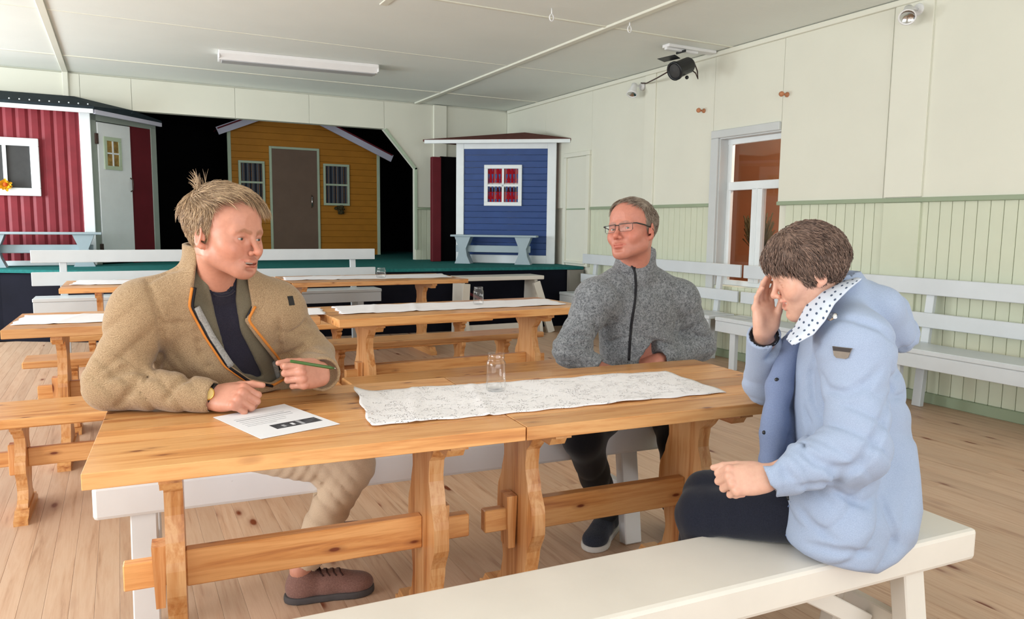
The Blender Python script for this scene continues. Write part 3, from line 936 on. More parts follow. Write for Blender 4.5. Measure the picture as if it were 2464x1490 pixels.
gT = 'varnished pine trestle tables'
trestle_table('nearest pine table, its left half with the paper sheet', (-0.091, 1.731), TA, 1.007, 0.676, [0.165, 0.845], 6, gT)
trestle_table('nearest pine table, its right half between the woman and the man in grey', (0.9165, 1.655), TA, 1.035, 0.676, [0.135, 0.765], 6, gT)
trestle_table('pine table behind the man in beige, left of its row', (-0.516, 4.21), math.radians(-1.5), 1.495, 0.71, [0.22, 1.30], 5, gT, 0.045, 0.74, 1)
trestle_table('pine table in the second row with a jar on its white runner', (1.035, 3.99), math.radians(2.2), 1.68, 0.68, [0.26, 1.40], 5, gT, 0.045, 0.74, 1)
trestle_table('farthest pine table at the left, partly behind the beige man', (-0.425, 6.62), math.radians(-0.5), 1.72, 0.85, [0.26, 1.46], 5, gT, 0.04, 0.74, 1)
trestle_table('farthest pine table at the right, in front of the white stage bench', (1.31, 6.60), math.radians(-0.8), 1.66, 0.88, [0.12, 1.34], 5, gT, 0.04, 0.74, 1)


def pine_bench(label, origin, rz, L, Wd, legs, H=0.455):
    t = thing('pine_bench', label, 'bench', (origin[0], origin[1], 0), rz, 'varnished pine benches')
    box_obj('seat', 'pine_x', t, 0, 0, H - 0.04, L, Wd, H, 0.006)
    yc = Wd / 2
    for lx in legs:
        MB().prism([(yc + u, z) for u, z in lyre(0.10, 0.045, H - 0.075)], lx - 0.02, lx + 0.02, 'YZ').build('leg', 'pine_z', t)
        MB().prism([(yc + u, z) for u, z in beam_profile(Wd * 0.42, H - 0.078, H - 0.04)], lx - 0.022, lx + 0.022, 'YZ').build('cleat', 'pine_y', t)
        MB().prism([(yc + u, z) for u, z in beam_profile(Wd * 0.46, 0.0, 0.05, False)], lx - 0.026, lx + 0.026, 'YZ').build('foot', 'pine_y', t)
    st = box_obj('stretcher', 'pine_x', t, legs[0] + 0.02, yc - 0.015, 0.205, legs[-1] - 0.02, yc + 0.015, 0.285, 0.003)
    for s, e in ((-1, legs[0]), (1, legs[-1])):
        x0, x1 = (e - 0.10, e - 0.02) if s < 0 else (e + 0.02, e + 0.10)
        box_obj('tenon', 'pine_x', st, x0, yc - 0.015, 0.213, x1, yc + 0.015, 0.275, 0.003)
        k0, k1 = sorted((e + s * 0.021, e + s * 0.05))
        box_obj('wedge', 'pine_z', st, k0, yc - 0.024, 0.175, k1, yc + 0.024, 0.31, 0.004)
    return t


pine_bench('pine bench at the left edge, in front of second row table', (-0.80, 3.56), math.radians(-1.3), 1.76, 0.37, [0.39, 1.45])
pine_bench('pine bench behind the near table, between the two men', (1.005, 3.50), math.radians(0.5), 1.62, 0.33, [0.2, 1.35])
pine_bench('pine bench between second and third table rows, at the left', (-0.52, 4.98), math.radians(0.3), 1.56, 0.26, [0.25, 1.3])
pine_bench('pine bench between second and third table rows, at the right', (1.10, 4.90), math.radians(-0.5), 1.74, 0.27, [0.2, 1.45])
pine_bench('pine bench in front of the farthest left table', (-0.45, 5.98), math.radians(0.3), 1.68, 0.27, [0.25, 1.4])
pine_bench('pine bench in front of the farthest right table', (1.30, 5.92), math.radians(0.3), 1.62, 0.27, [0.25, 1.35])


def plank_bench(label, origin, rz, L, Wd, H, face, legs, mat='white', brace=True):
    """heavy white plank bench: seat with deep front face and A-shaped leg pairs"""
    t = thing('white_bench', label, 'bench', (origin[0], origin[1], 0), rz, 'heavy white plank benches')
    MB().box(0, 0, H - face, L, Wd, H, 0.012).build('seat', mat, t)
    for lx in legs:
        for sy in (0, 1):
            y0 = 0.045 if sy == 0 else Wd - 0.045
            y1 = -0.01 if sy == 0 else Wd + 0.01
            MB().bar((lx, y0, H - face + 0.01), (lx, y1, 0.0), 0.075, 0.05, (0, 1, 0), 0.004).build('leg', mat, t)
        MB().bar((lx, 0.02, 0.2), (lx, Wd - 0.02, 0.2), 0.03, 0.05, (0, 0, 1), 0.003).build('leg_brace', mat, t)
        if not brace:
            continue
        MB().bar((lx + (0.03 if lx < L / 2 else -0.03), Wd / 2, 0.17), (lx + (0.36 if lx < L / 2 else -0.36), Wd / 2, H - face), 0.03, 0.05, (0, 0, 1), 0.003).build('diagonal_brace', mat, t)
    return t


plank_bench('long white bench behind the near table, carrying both men', (-0.105, 2.475), TA, 2.08, 0.30, 0.47, 0.105, [0.135, 1.88], brace=False)
plank_bench('white bench in the foreground with the woman sitting at its end', (-0.16, 1.262), math.radians(-3.0), 2.21, 0.268, 0.45, 0.088, [0.2, 1.99], 'white_bench_warm')


def backed_bench(label, origin, rz, L, uprights, seat_z=0.46, rails=((0.57, 0.675), (0.80, 0.918)), depth=0.33, face=0.13, group='white benches with slatted backs', front=True):
    """local x along, seat front at y = 0, back at y = depth"""
    t = thing('backed_bench', label, 'bench', (origin[0], origin[1], 0), rz, group)
    box_obj('seat', 'bench_blue', t, 0, 0, seat_z - 0.035, L, depth - 0.01, seat_z, 0.006)
    box_obj('apron', 'bench_blue', t, 0.005, 0.004, seat_z - face, L - 0.005, 0.035, seat_z - 0.036, 0.003)
    top = rails[-1][1]
    for ux in uprights:
        MB().bar((ux, depth - 0.02, 0.0), (ux, depth + 0.02, seat_z), 0.065, 0.045, (0, 1, 0), 0.003).build('rear_leg', 'bench_blue', t)
        MB().bar((ux, depth + 0.02, seat_z), (ux, depth + 0.065, top - 0.02), 0.06, 0.035, (0, 1, 0), 0.003).build('back_post', 'bench_blue', t)
        MB().bar((ux, 0.06, 0.0), (ux, 0.06, seat_z - 0.036), 0.065, 0.045, (0, 1, 0), 0.003).build('front_leg', 'bench_blue', t)
    for z0, z1 in rails:
        f = (z0 - seat_z) / (top - seat_z)
        yb = depth + 0.0 + 0.045 * f
        box_obj('back_rail', 'bench_blue', t, -0.02, yb - 0.022, z0, L + 0.02, yb + 0.004, z1, 0.004)
    return t


# along the right wall (seat faces the room)
RZW = -PI / 2
backed_bench('white slatted bench along the wall behind the man in grey', (4.735, 7.80), RZW, 2.63, [0.22, 1.3, 2.35])
backed_bench('white slatted bench along the wall behind the woman', (4.735, 5.09), RZW, 3.0, [0.19, 1.77, 2.75])
rl = ((0.66, 0.785), (0.87, 0.985))
backed_bench('white slatted bench before the stage, left one behind the beige man', (-0.70, 7.72), 0.0, 1.62, [0.23, 1.35], 0.57, rl, 0.29, 0.135)
backed_bench('white slatted bench before the stage, right one below yellow hut', (1.0, 7.72), 0.0, 1.47, [0.22, 1.25], 0.57, rl, 0.29, 0.135)

# white steps up to the stage
t = thing('stage_steps', 'cream white wooden steps in front of the stage', 'steps', (3.36, 7.62, 0), 0)
box_obj('tread', 'white_bench_warm', t, 0, 0.0, 0.63, 1.06, 0.34, 0.675, 0.006)
box_obj('tread', 'white_bench_warm', t, 0.06, -0.06, 0.30, 1.0, 0.2, 0.34, 0.006)
for sx in (0.04, 0.98):
    MB().prism([(0.06, 0.63), (0.30, 0.63), (0.34, 0.0), (-0.10, 0.0), (-0.08, 0.12)], sx - 0.02, sx + 0.02, 'YZ').build('side_board', 'white_bench_warm', t)
    MB().bar((sx + (0.02 if sx < 0.5 else -0.02), 0.02, 0.60), (sx + (-0.03 if sx < 0.5 else 0.17), -0.02, 0.0), 0.05, 0.09, (1, 0, 0), 0.004).build('slanted_leg', 'white_bench_warm', t)
box_obj('bottom_rail', 'white_bench_warm', t, 0.05, 0.0, 0.06, 0.98, 0.03, 0.13, 0.004)
MB().bar((0.1, 0.28, 0.52), (0.95, 0.28, 0.12), 0.02, 0.03).build('diagonal_rail', 'wine_board', t)

# ================================================================== things on the tables


def runner(name, label, corners, mat, z, seed, wave=0.003, scallop=0.006, curl=False, group='white table runners'):
    """cloth between four floor-plan corners (near-left, near-right, far-right, far-left)"""
    random.seed(seed)
    a, b, c2, d2 = [Vector((p[0], p[1], 0)) for p in corners]
    nx, ny = 90, 18
    org = (a + b + c2 + d2) / 4
    vs, fs = [], []
    ph = [random.uniform(0, 6) for _ in range(6)]
    for j in range(ny + 1):
        for i in range(nx + 1):
            u, v = i / nx, j / ny
            p = (a * (1 - u) + b * u) * (1 - v) + (d2 * (1 - u) + c2 * u) * v
            out = scallop * math.sin(u * 62 + ph[0]) * (abs(v - 0.5) * 2) ** 6
            p += (d2 - a).normalized() * out * (1 if v > 0.5 else -1)
            out = scallop * math.sin(v * 17 + ph[1]) * (abs(u - 0.5) * 2) ** 20
            p += (b - a).normalized() * out * (1 if u > 0.5 else -1)
            h = wave * (0.5 + 0.5 * math.sin(u * 23 + v * 4 + ph[2])) * (0.5 + 0.5 * math.sin(u * 9 - v * 7 + ph[3]))
            h += 0.004 * math.exp(-((u - 0.30 - 0.05 * v) / 0.008) ** 2) + 0.003 * math.exp(-((u - 0.12 - 0.06 * v) / 0.01) ** 2)
            if curl:
                k = max(0.0, 1 - u / 0.09)
                h += 0.014 * k * k * (0.35 + 0.65 * v)
                p += (b - a).normalized() * 0.02 * k * k
            vs.append((p.x - org.x, p.y - org.y, 0.0015 + h))
    N = (nx + 1) * (ny + 1)
    for j in range(ny):
        for i in range(nx):
            q = j * (nx + 1) + i
            fs.append((q, q + 1, q + nx + 2, q + nx + 1))
    me = MB().add(vs, fs, True).mesh(name)
    o = link(name, me, mat)
    o.location = (org.x, org.y, z)
    sol = o.modifiers.new('thickness', 'SOLIDIFY')
    sol.thickness, sol.offset = 0.0012, 1.0
    return tag(o, label, 'runner', group)


def zc(px, py, z=0.742):
    p = atz(px, py, z)
    return (p.x, p.y)


runner('lace_runner', 'white crochet lace runner across the nearest table', [zc(872, 1030), zc(1750, 945), zc(1602, 894), zc(836, 946)], 'lace', 0.741, 1, 0.004, 0.004, True)
runner('cloth_runner', 'white runner under the jar on second row table', [zc(822, 757), zc(1365, 733), zc(1312, 720), zc(797, 738)], 'cotton', 0.741, 2, 0.003, 0.008)
runner('cloth_runner', 'white runner on the table left of the beige man', [zc(24, 783), zc(785, 757), zc(770, 741), zc(62, 760)], 'cotton', 0.741, 3, 0.003, 0.006)
runner('cloth_runner', 'white runner on the farthest left table', [zc(168, 686), zc(640, 680), zc(640, 672), zc(190, 675)], 'cotton', 0.741, 4, 0.003, 0.006)
runner('cloth_runner', 'white runner on the farthest right table with a small jar', [zc(684, 675), zc(1090, 668), zc(1062, 659), zc(682, 667)], 'cotton', 0.741, 5, 0.003, 0.006)


def jar(label, loc, r, h):
    t = thing('glass_jar', label, 'jar', loc, 0, 'empty glass jars')
    w = 0.0016
    s = [(0.001, 0.0), (r * 0.86, 0.0), (r * 0.97, h * 0.03), (r, h * 0.07), (r, h * 0.70), (r * 0.97, h * 0.76), (r * 0.84, h * 0.82), (r * 0.82, h * 0.84), (r * 0.82, h * 0.86), (r * 0.88, h * 0.88), (r * 0.82, h * 0.90), (r * 0.88, h * 0.925), (r * 0.82, h * 0.945), (r * 0.86, h * 0.98), (r * 0.84, h)]
    inn = [(max(0.001, rr - w), zz) for rr, zz in reversed(s[3:])] + [(r * 0.9 - w, h * 0.06), (0.001, h * 0.065)]
    inn[0] = (r * 0.84 - w, h)
    MB().lathe(s + inn, 32).build('glass', 'jar_glass', t)


jar('glass jar standing on the lace runner', (zc(1193, 940, .745)[0], zc(1193, 940, .745)[1], 0.7455), 0.031, 0.118)
jar('glass jar on the white runner of the second row table', (zc(1151, 733, .745)[0], zc(1151, 733, .745)[1], 0.7455), 0.034, 0.115)
jar('small far glass jar on the farthest right table', (zc(917, 668, .745)[0], zc(917, 668, .745)[1], 0.7455), 0.046, 0.095)

# printed sheet
pc = [zc(628, 1056), zc(818, 1020), zc(684, 972), zc(513, 1004)]
cx, cy = sum(p[0] for p in pc) / 4, sum(p[1] for p in pc) / 4
t = thing('paper_sheet', 'white printed sheet with a dark picture on the nearest table', 'paper', (cx, cy, 0.7405))
q = [Vector((p[0] - cx, p[1] - cy, 0)) for p in pc]


def sheet_pt(u, v, z):
    p = (q[0] * (1 - u) + q[1] * u) * (1 - v) + (q[3] * (1 - u) + q[2] * u) * v
    return (p.x, p.y, z)


def sheet_quad(name, mat, parent, u0, v0, u1, v1, z, h):
    vs = [sheet_pt(u, v, zz) for zz in (z, z + h) for u, v in ((u0, v0), (u1, v0), (u1, v1), (u0, v1))]
    return MB().add(vs, [(3, 2, 1, 0), (4, 5, 6, 7), (0, 1, 5, 4), (1, 2, 6, 5), (2, 3, 7, 6), (3, 0, 4, 7)]).build(name, mat, parent)


sheet_quad('sheet', 'paper', t, 0, 0, 1, 1, 0.0005, 0.0008)
MT['print_dark'] = paint('printed_dark_picture', (70, 72, 78), 0.7, 0.2, 0.7, 70)
MT['print_grey'] = paint('printed_grey_text', (170, 172, 178), 0.7, 0.2, 0.3, 120)
sheet_quad('printed_picture', 'print_dark', t, 0.33, 0.20, 0.93, 0.36, 0.0013, 0.0002)
sheet_quad('printed_picture', 'paper', t, 0.56, 0.24, 0.60, 0.31, 0.0015, 0.0001)
sheet_quad('printed_picture', 'print_grey', t, 0.44, 0.23, 0.48, 0.30, 0.0015, 0.0001)
sheet_quad('printed_picture', 'print_grey', t, 0.66, 0.21, 0.71, 0.35, 0.0015, 0.0001)
for i, v in enumerate((0.74, 0.68, 0.62, 0.56, 0.50, 0.45)):
    sheet_quad('text_line', 'print_grey', t, 0.12, v, (0.80, 0.86, 0.84, 0.70, 0.66, 0.5)[i], v + (0.022 if i == 1 else 0.010), 0.0013, 0.0002)

# ================================================================== figures: distance-field sculpting
def A(v):
    return np.array(v, dtype=np.float64)


class Vol:
    """a signed distance field on a grid; shapes are blended in, then meshed"""

    def __init__(self, lo, hi, h):
        self.lo, self.h = A(lo), h
        self.n = np.maximum(4, np.ceil((A(hi) - A(lo)) / h).astype(int) + 1)
        self.ax = [self.lo[i] + h * np.arange(self.n[i]) for i in range(3)]
        self.d = np.full(self.n, 0.5, dtype=np.float32)

    def block(self, lo, hi):
        i0 = np.clip(np.floor((A(lo) - self.lo) / self.h).astype(int), 0, self.n)
        i1 = np.clip(np.ceil((A(hi) - self.lo) / self.h).astype(int) + 1, 0, self.n)
        sl = tuple(slice(a, b) for a, b in zip(i0, i1))
        if any(b <= a for a, b in zip(i0, i1)):
            return None, None
        p = (self.ax[0][sl[0]][:, None, None], self.ax[1][sl[1]][None, :, None], self.ax[2][sl[2]][None, None, :])
        return sl, p

    def all(self):
        return (self.ax[0][:, None, None], self.ax[1][None, :, None], self.ax[2][None, None, :])

    @staticmethod
    def smin(a, b, k):
        if k <= 0:
            return np.minimum(a, b)
        t = np.maximum(k - np.abs(a - b), 0) / k
        return np.minimum(a, b) - t * t * k * 0.25

    def put(self, sl, e, k, op):
        c = self.d[sl]
        if op == 'add':
            self.d[sl] = self.smin(c, e, k)
        elif op == 'sub':
            self.d[sl] = -self.smin(-c, e, k)
        else:
            self.d[sl] = -self.smin(-c, -e, k)

    @staticmethod
    def f_rc(p, a, b, ra, rb):
        ab = b - a
        L2 = max(1e-9, float(ab @ ab))
        t = np.clip(((p[0] - a[0]) * ab[0] + (p[1] - a[1]) * ab[1] + (p[2] - a[2]) * ab[2]) / L2, 0, 1)
        dx, dy, dz = p[0] - a[0] - t * ab[0], p[1] - a[1] - t * ab[1], p[2] - a[2] - t * ab[2]
        return np.sqrt(dx * dx + dy * dy + dz * dz) - (ra + (rb - ra) * t)

    @staticmethod
    def f_ell(p, c, r, R=None):
        q = (p[0] - c[0], p[1] - c[1], p[2] - c[2])
        if R is not None:
            q = tuple(q[0] * R[0, i] + q[1] * R[1, i] + q[2] * R[2, i] for i in range(3))
        k0 = np.sqrt((q[0] / r[0]) ** 2 + (q[1] / r[1]) ** 2 + (q[2] / r[2]) ** 2)
        k1 = np.sqrt((q[0] / r[0] ** 2) ** 2 + (q[1] / r[1] ** 2) ** 2 + (q[2] / r[2] ** 2) ** 2)
        return k0 * (k0 - 1) / np.maximum(k1, 1e-6)

    def rc(self, a, b, ra, rb, k=0.01, op='add'):
        a, b = A(a), A(b)
        m = max(ra, rb) + k + 3 * self.h
        sl, p = self.block(np.minimum(a, b) - m, np.maximum(a, b) + m)
        if sl is not None:
            self.put(sl, self.f_rc(p, a, b, ra, rb), k, op)
        return self

    def chain(self, pts, rs, k=0.01, op='add'):
        for i in range(len(pts) - 1):
            self.rc(pts[i], pts[i + 1], rs[i], rs[i + 1], k, op)
        return self

    def ell(self, c, r, k=0.01, op='add', R=None):
        c, r = A(c), A(r)
        m = (np.max(r) if R is not None else r) + k + 3 * self.h
        sl, p = self.block(c - m, c + m)
        if sl is not None:
            self.put(sl, self.f_ell(p, c, r, R), k, op)
        return self

    def sph(self, c, r, k=0.01, op='add'):
        return self.ell(c, (r, r, r), k, op)

    def trim(self, pt, n, rad):
        """cut everything past a plane, near a point (cuffs)"""
        pt, n = A(pt), A(n) / np.linalg.norm(A(n))
        sl, p = self.block(pt - rad, pt + rad)
        s = (p[0] - pt[0]) * n[0] + (p[1] - pt[1]) * n[1] + (p[2] - pt[2]) * n[2]
        r = np.sqrt((p[0] - pt[0]) ** 2 + (p[1] - pt[1]) ** 2 + (p[2] - pt[2]) ** 2) - rad * 0.95
        self.d[sl] = np.maximum(self.d[sl], np.where(r < 0, s, -1)).astype(np.float32)

    def sample(self, P):
        P = np.atleast_2d(P)
        q = np.clip((P - self.lo) / self.h, 0, self.n - 1.001)
        i = q.astype(int)
        f = q - i
        out = 0
        for dx in (0, 1):
            for dy in (0, 1):
                for dz in (0, 1):
                    w = (f[:, 0] if dx else 1 - f[:, 0]) * (f[:, 1] if dy else 1 - f[:, 1]) * (f[:, 2] if dz else 1 - f[:, 2])
                    out = out + w * self.d[i[:, 0] + dx, i[:, 1] + dy, i[:, 2] + dz]
        return out

    def mesh(self):
        f = self.d
        s = f < 0
        c = sum(s[a:self.n[0] - 1 + a, b:self.n[1] - 1 + b, e:self.n[2] - 1 + e].astype(np.int8) for a in (0, 1) for b in (0, 1) for e in (0, 1))
        act = (c > 0) & (c < 8)
        I, J, K = np.nonzero(act)
        idx = np.full(act.shape, -1, dtype=np.int64)
        idx[act] = np.arange(len(I))
        pos = np.zeros((len(I), 3))
        cnt = np.zeros(len(I))
        cor = [(a, b, e) for a in (0, 1) for b in (0, 1) for e in (0, 1)]
        for i, ca in enumerate(cor):
            for cb in cor[i + 1:]:
                if sum(abs(u - v) for u, v in zip(ca, cb)) != 1:
                    continue
                v0 = f[I + ca[0], J + ca[1], K + ca[2]]
                v1 = f[I + cb[0], J + cb[1], K + cb[2]]
                m = (v0 < 0) != (v1 < 0)
                t = np.where(m, v0 / np.where(m, v0 - v1, 1), 0)
                for ax in range(3):
                    pos[:, ax] += np.where(m, ca[ax] + t * (cb[ax] - ca[ax]), 0)
                cnt += m
        pos = pos / cnt[:, None] + np.stack([I, J, K], 1)
        verts = self.lo + pos * self.h
        faces = []
        for ax in range(3):
            o1, o2 = [(1, 2), (2, 0), (0, 1)][ax]
            sh = [self.n[0], self.n[1], self.n[2]]
            lo = [slice(1, n - 1) for n in sh]
            lo[ax] = slice(0, sh[ax] - 1)
            hi = list(lo)
            hi[ax] = slice(1, sh[ax])
            a, b = s[tuple(lo)], s[tuple(hi)]
            e = np.argwhere(a != b)
            if len(e) == 0:
                continue
            flip = b[tuple(e.T)]
            off = np.ones(3, int)
            off[ax] = 0
            e = e + off
            u, v = np.zeros(3, int), np.zeros(3, int)
            u[o1], v[o2] = 1, 1
            q = [idx[tuple((e - w).T)] for w in (u + v, v, 0 * u, u)]
            q = np.stack(q, 1)
            q[flip] = q[flip][:, ::-1]
            faces.append(q)
        return verts, np.concatenate(faces)


def np_mesh(name, verts, faces, cols=None):
    me = bpy.data.meshes.new(name)
    k = faces.shape[1]
    me.vertices.add(len(verts))
    me.vertices.foreach_set('co', np.ascontiguousarray(verts, dtype=np.float32).ravel())
    me.loops.add(faces.size)
    me.polygons.add(len(faces))
    me.loops.foreach_set('vertex_index', faces.astype(np.int32).ravel())
    me.polygons.foreach_set('loop_start', np.arange(0, faces.size, k, dtype=np.int32))
    me.polygons.foreach_set('loop_total', np.full(len(faces), k, dtype=np.int32))
    me.polygons.foreach_set('use_smooth', np.ones(len(faces), dtype=bool))
    me.update(calc_edges=True)
    if cols is not None:
        ca = me.color_attributes.new('tint', 'FLOAT_COLOR', 'POINT')
        ca.data.foreach_set('color', np.concatenate([cols, np.ones((len(cols), 1))], 1).astype(np.float32).ravel())
    me.validate()
    return me


def merge(parts):
    """parts: (verts, faces, cols) -> one set"""
    V, Fc, Cc, o = [], [], [], 0
    for v, f, c in parts:
        V.append(v)
        Fc.append(f + o)
        Cc.append(c)
        o += len(v)
    return np.concatenate(V), np.concatenate(Fc), np.concatenate(Cc)


def relax(verts, faces, it=1, lam=0.5):
    a = np.concatenate([faces[:, i] for i in range(4)])
    b = np.concatenate([faces[:, (i + 1) % 4] for i in range(4)])
    cnt = np.bincount(a, minlength=len(verts)) + np.bincount(b, minlength=len(verts))
    for _ in range(it):
        acc = np.stack([np.bincount(a, verts[b, i], len(verts)) + np.bincount(b, verts[a, i], len(verts)) for i in range(3)], 1)
        verts = verts + lam * (acc / np.maximum(cnt, 1)[:, None] - verts)
    return verts


rng = np.random.RandomState(4)


def wob(p, freq, seed, n=5):
    """smooth pseudo-noise in [-1, 1] from a sum of sines"""
    r = np.random.RandomState(seed)
    out = 0
    for _ in range(n):
        v = r.normal(size=3)
        v /= np.linalg.norm(v)
        f = freq * r.uniform(0.6, 1.5)
        out = out + np.sin((p[0] * v[0] + p[1] * v[1] + p[2] * v[2]) * f + r.uniform(0, 6.28))
    return out / n


def to_px(p):
    """pixel coordinates of grid points"""
    v = (p[0], p[1], p[2] - CAM_H)
    w = v[0] * FWD.x + v[1] * FWD.y + v[2] * FWD.z
    u = v[0] * RIGHT.x + v[1] * RIGHT.y + v[2] * RIGHT.z
    t = v[0] * UP.x + v[1] * UP.y + v[2] * UP.z
    return CX + F_PX * u / w, CY - F_PX * t / w, w


def poly_sdf(x, y, pts):
    """signed distance to a polygon (negative inside), in the units of x, y"""
    pts = np.array(pts, float)
    d = None
    inside = None
    n = len(pts)
    for i in range(n):
        a, b = pts[i], pts[(i + 1) % n]
        e = b - a
        wx, wy = x - a[0], y - a[1]
        t = np.clip((wx * e[0] + wy * e[1]) / (e @ e), 0, 1)
        dd = (wx - e[0] * t) ** 2 + (wy - e[1] * t) ** 2
        d = dd if d is None else np.minimum(d, dd)
        c = ((a[1] > y) != (b[1] > y)) & (x < (b[0] - a[0]) * (y - a[1]) / (b[1] - a[1] + 1e-12) + a[0])
        inside = c if inside is None else inside ^ c
    return np.where(inside, -1, 1) * np.sqrt(d)


def march(vols, px, py, t0=1.2, t1=3.6, off=0.0):
    """first point where the view line through a photograph pixel meets a surface"""
    d = A(FWD) + A(RIGHT) * ((px - CX) / F_PX) - A(UP) * ((py - CY) / F_PX)
    t = np.arange(t0, t1, 0.002)
    P = np.array([0, 0, CAM_H]) + t[:, None] * d
    val = np.full(len(t), 1.0)
    for v in vols:
        ins = np.all((P > v.lo) & (P < v.lo + (v.n - 1) * v.h), axis=1)
        if ins.any():
            val[ins] = np.minimum(val[ins], v.sample(P[ins]))
    i = np.argmax(val < off) if (val < off).any() else np.argmin(val)
    return Vector(P[i])


# ------------------------------------------------------------------ skin, hair and cloth materials


def tint_material(name, rough, spec, bump=0.0, bscale=300, sss=0.0, sheen=0.0):
    k = NT(name, rough, spec)
    at_ = k.n('ShaderNodeAttribute', attribute_name='tint')
    v = k.coords()
    f = k.noise(v, 90, 3)
    k.color(k.mix(0.10, at_.outputs['Color'], k.ramp(f, [(0.3, (0.5, 0.3, 0.25, 1)), (0.7, (1, 0.85, 0.8, 1))]), 'OVERLAY') if sss else at_.outputs['Color'])
    if sss:
        k.b.inputs['Subsurface Weight'].default_value = sss
        k.b.inputs['Subsurface Radius'].default_value = (0.9, 0.35, 0.2)
        k.b.inputs['Subsurface Scale'].default_value = 0.008
    if bump:
        k.bump(k.noise(v, bscale, 2), bump, 0.001)
    return k.m


MT['skin'] = tint_material('skin', 0.45, 0.4, 0.12, 500, 0.12)
MT['hair'] = tint_material('hair', 0.45, 0.35)


def cloth(name, c1, c2, scale=400, rough=0.9, detail=2, weave=None, mixr=(0.35, 0.65), bump=0.3, sheen=0.15):
    k = NT(name, rough, 0.15)
    v = k.coords()
    f = k.noise(v, scale, detail, 0.7)
    col = k.ramp(f, [(mixr[0], lin(*c1)), (mixr[1], lin(*c2))])
    if weave == 'herringbone':
        tc = k.n('ShaderNodeTexCoord')
        sp = k.n('ShaderNodeSeparateXYZ')
        k.l(tc.outputs['Object'], sp.inputs[0])
        zig = k.math('PINGPONG', k.math('ADD', sp.outputs['X'], sp.outputs['Y']), 0.0065)
        st = k.math('FRACT', k.math('MULTIPLY', k.math('ADD', sp.outputs['Z'], zig), 250.0))
        col = k.mix(k.math('MULTIPLY', k.math('GREATER_THAN', st, 0.5), 0.16), col, lin(*[min(255, q + 38) for q in c2]))
    if weave == 'melange':
        g = k.noise(v, 55, 4, 0.75, 2.0)
        col = k.mix(k.ramp(g, [(0.42, (0, 0, 0, 1)), (0.62, (0.75, 0.75, 0.75, 1))]), col, lin(*[min(255, q + 30) for q in c2]))
    k.color(col)
    k.b.inputs['Sheen Weight'].default_value = sheen
    k.bump(k.noise(v, scale * 0.8, 2), bump, 0.0012)
    return k.m


MT['beige_wool'] = cloth('beige_herringbone_fleece', (128, 103, 76), (170, 143, 110), 420, weave='herringbone')
MT['grey_wool'] = cloth('grey_melange_fleece', (62, 65, 70), (122, 125, 129), 260, weave='melange')
MT['blue_shell'] = cloth('pale_blue_softshell', (148, 162, 187), (161, 175, 199), 500, bump=0.1, sheen=0.1)
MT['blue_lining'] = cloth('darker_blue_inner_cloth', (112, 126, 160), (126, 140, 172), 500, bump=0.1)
MT['olive_shirt'] = cloth('olive_grey_shirt', (98, 90, 74), (114, 106, 88), 600, bump=0.1)
MT['navy_tee'] = cloth('dark_navy_tshirt', (34, 32, 44), (46, 44, 56), 500, bump=0.1)
MT['purple_tee'] = cloth('violet_top', (112, 108, 150), (134, 128, 170), 300, bump=0.1)
MT['beige_cotton'] = cloth('beige_cotton_trousers', (190, 168, 142), (206, 184, 158), 500, bump=0.1)
MT['black_cotton'] = cloth('black_trousers', (18, 18, 22), (28, 28, 32), 500, bump=0.1)
MT['navy_cotton'] = cloth('dark_navy_trousers', (22, 24, 34), (32, 34, 46), 500, bump=0.1)
MT['brown_suede'] = cloth('brown_suede', (118, 86, 78), (140, 106, 96), 300, bump=0.2)
MT['dark_suede'] = cloth('dark_blue_shoe_cloth', (40, 44, 56), (58, 62, 74), 300, bump=0.2)
MT['sole'] = paint('dark_rubber_sole', (74, 70, 70), 0.7, 0.3, 0.1, 20)
MT['pale_sole'] = paint('pale_rubber_sole', (206, 204, 200), 0.7, 0.3, 0.05, 20)
MT['lace_cord'] = paint('brown_shoe_lace', (70, 50, 46), 0.8, 0.1)
MT['zip_orange'] = paint('orange_zip_tape', (206, 128, 56), 0.7, 0.2, 0.1)
MT['zip_black'] = paint('black_zip_tape', (22, 22, 28), 0.6, 0.3, 0.1)
MT['grey_lining'] = cloth('grey_fleece_lining', (140, 138, 134), (170, 168, 164), 200)
MT['eye_white'] = paint('eye_white', (182, 172, 166), 0.15, 0.5, 0.01)
MT['iris_green'] = paint('grey_green_iris', (58, 64, 54), 0.1, 0.6, 0.2, 300)
MT['pupil'] = paint('pupil_black', (8, 8, 8), 0.05, 0.6, 0.0)
MT['teeth'] = paint('teeth', (228, 220, 206), 0.25, 0.5, 0.01)
MT['mouth_dark'] = paint('mouth_inside', (86, 30, 28), 0.5, 0.3, 0.05)
MT['gold'] = paint('gold_metal', (222, 184, 104), 0.25, 0.8, 0.03)
MT['gold'].node_tree.nodes['Principled BSDF'].inputs['Metallic'].default_value = 0.9
MT['gold_dial'] = paint('champagne_dial', (228, 196, 124), 0.3, 0.5, 0.05, 60)
MT['black_leather'] = paint('black_leather', (26, 24, 24), 0.5, 0.4, 0.1, 60)
MT['green_pen'] = paint('green_pen_plastic', (62, 94, 40), 0.3, 0.5, 0.1, 60)
MT['frame_dark'] = paint('dark_spectacle_frame', (24, 32, 32), 0.3, 0.5, 0.05)
MT['badge_grey'] = paint('grey_brown_badge', (128, 118, 108), 0.6, 0.3, 0.1, 80)
MT['badge_dark'] = paint('dark_badge_stripe', (58, 52, 50), 0.6, 0.3, 0.1, 80)


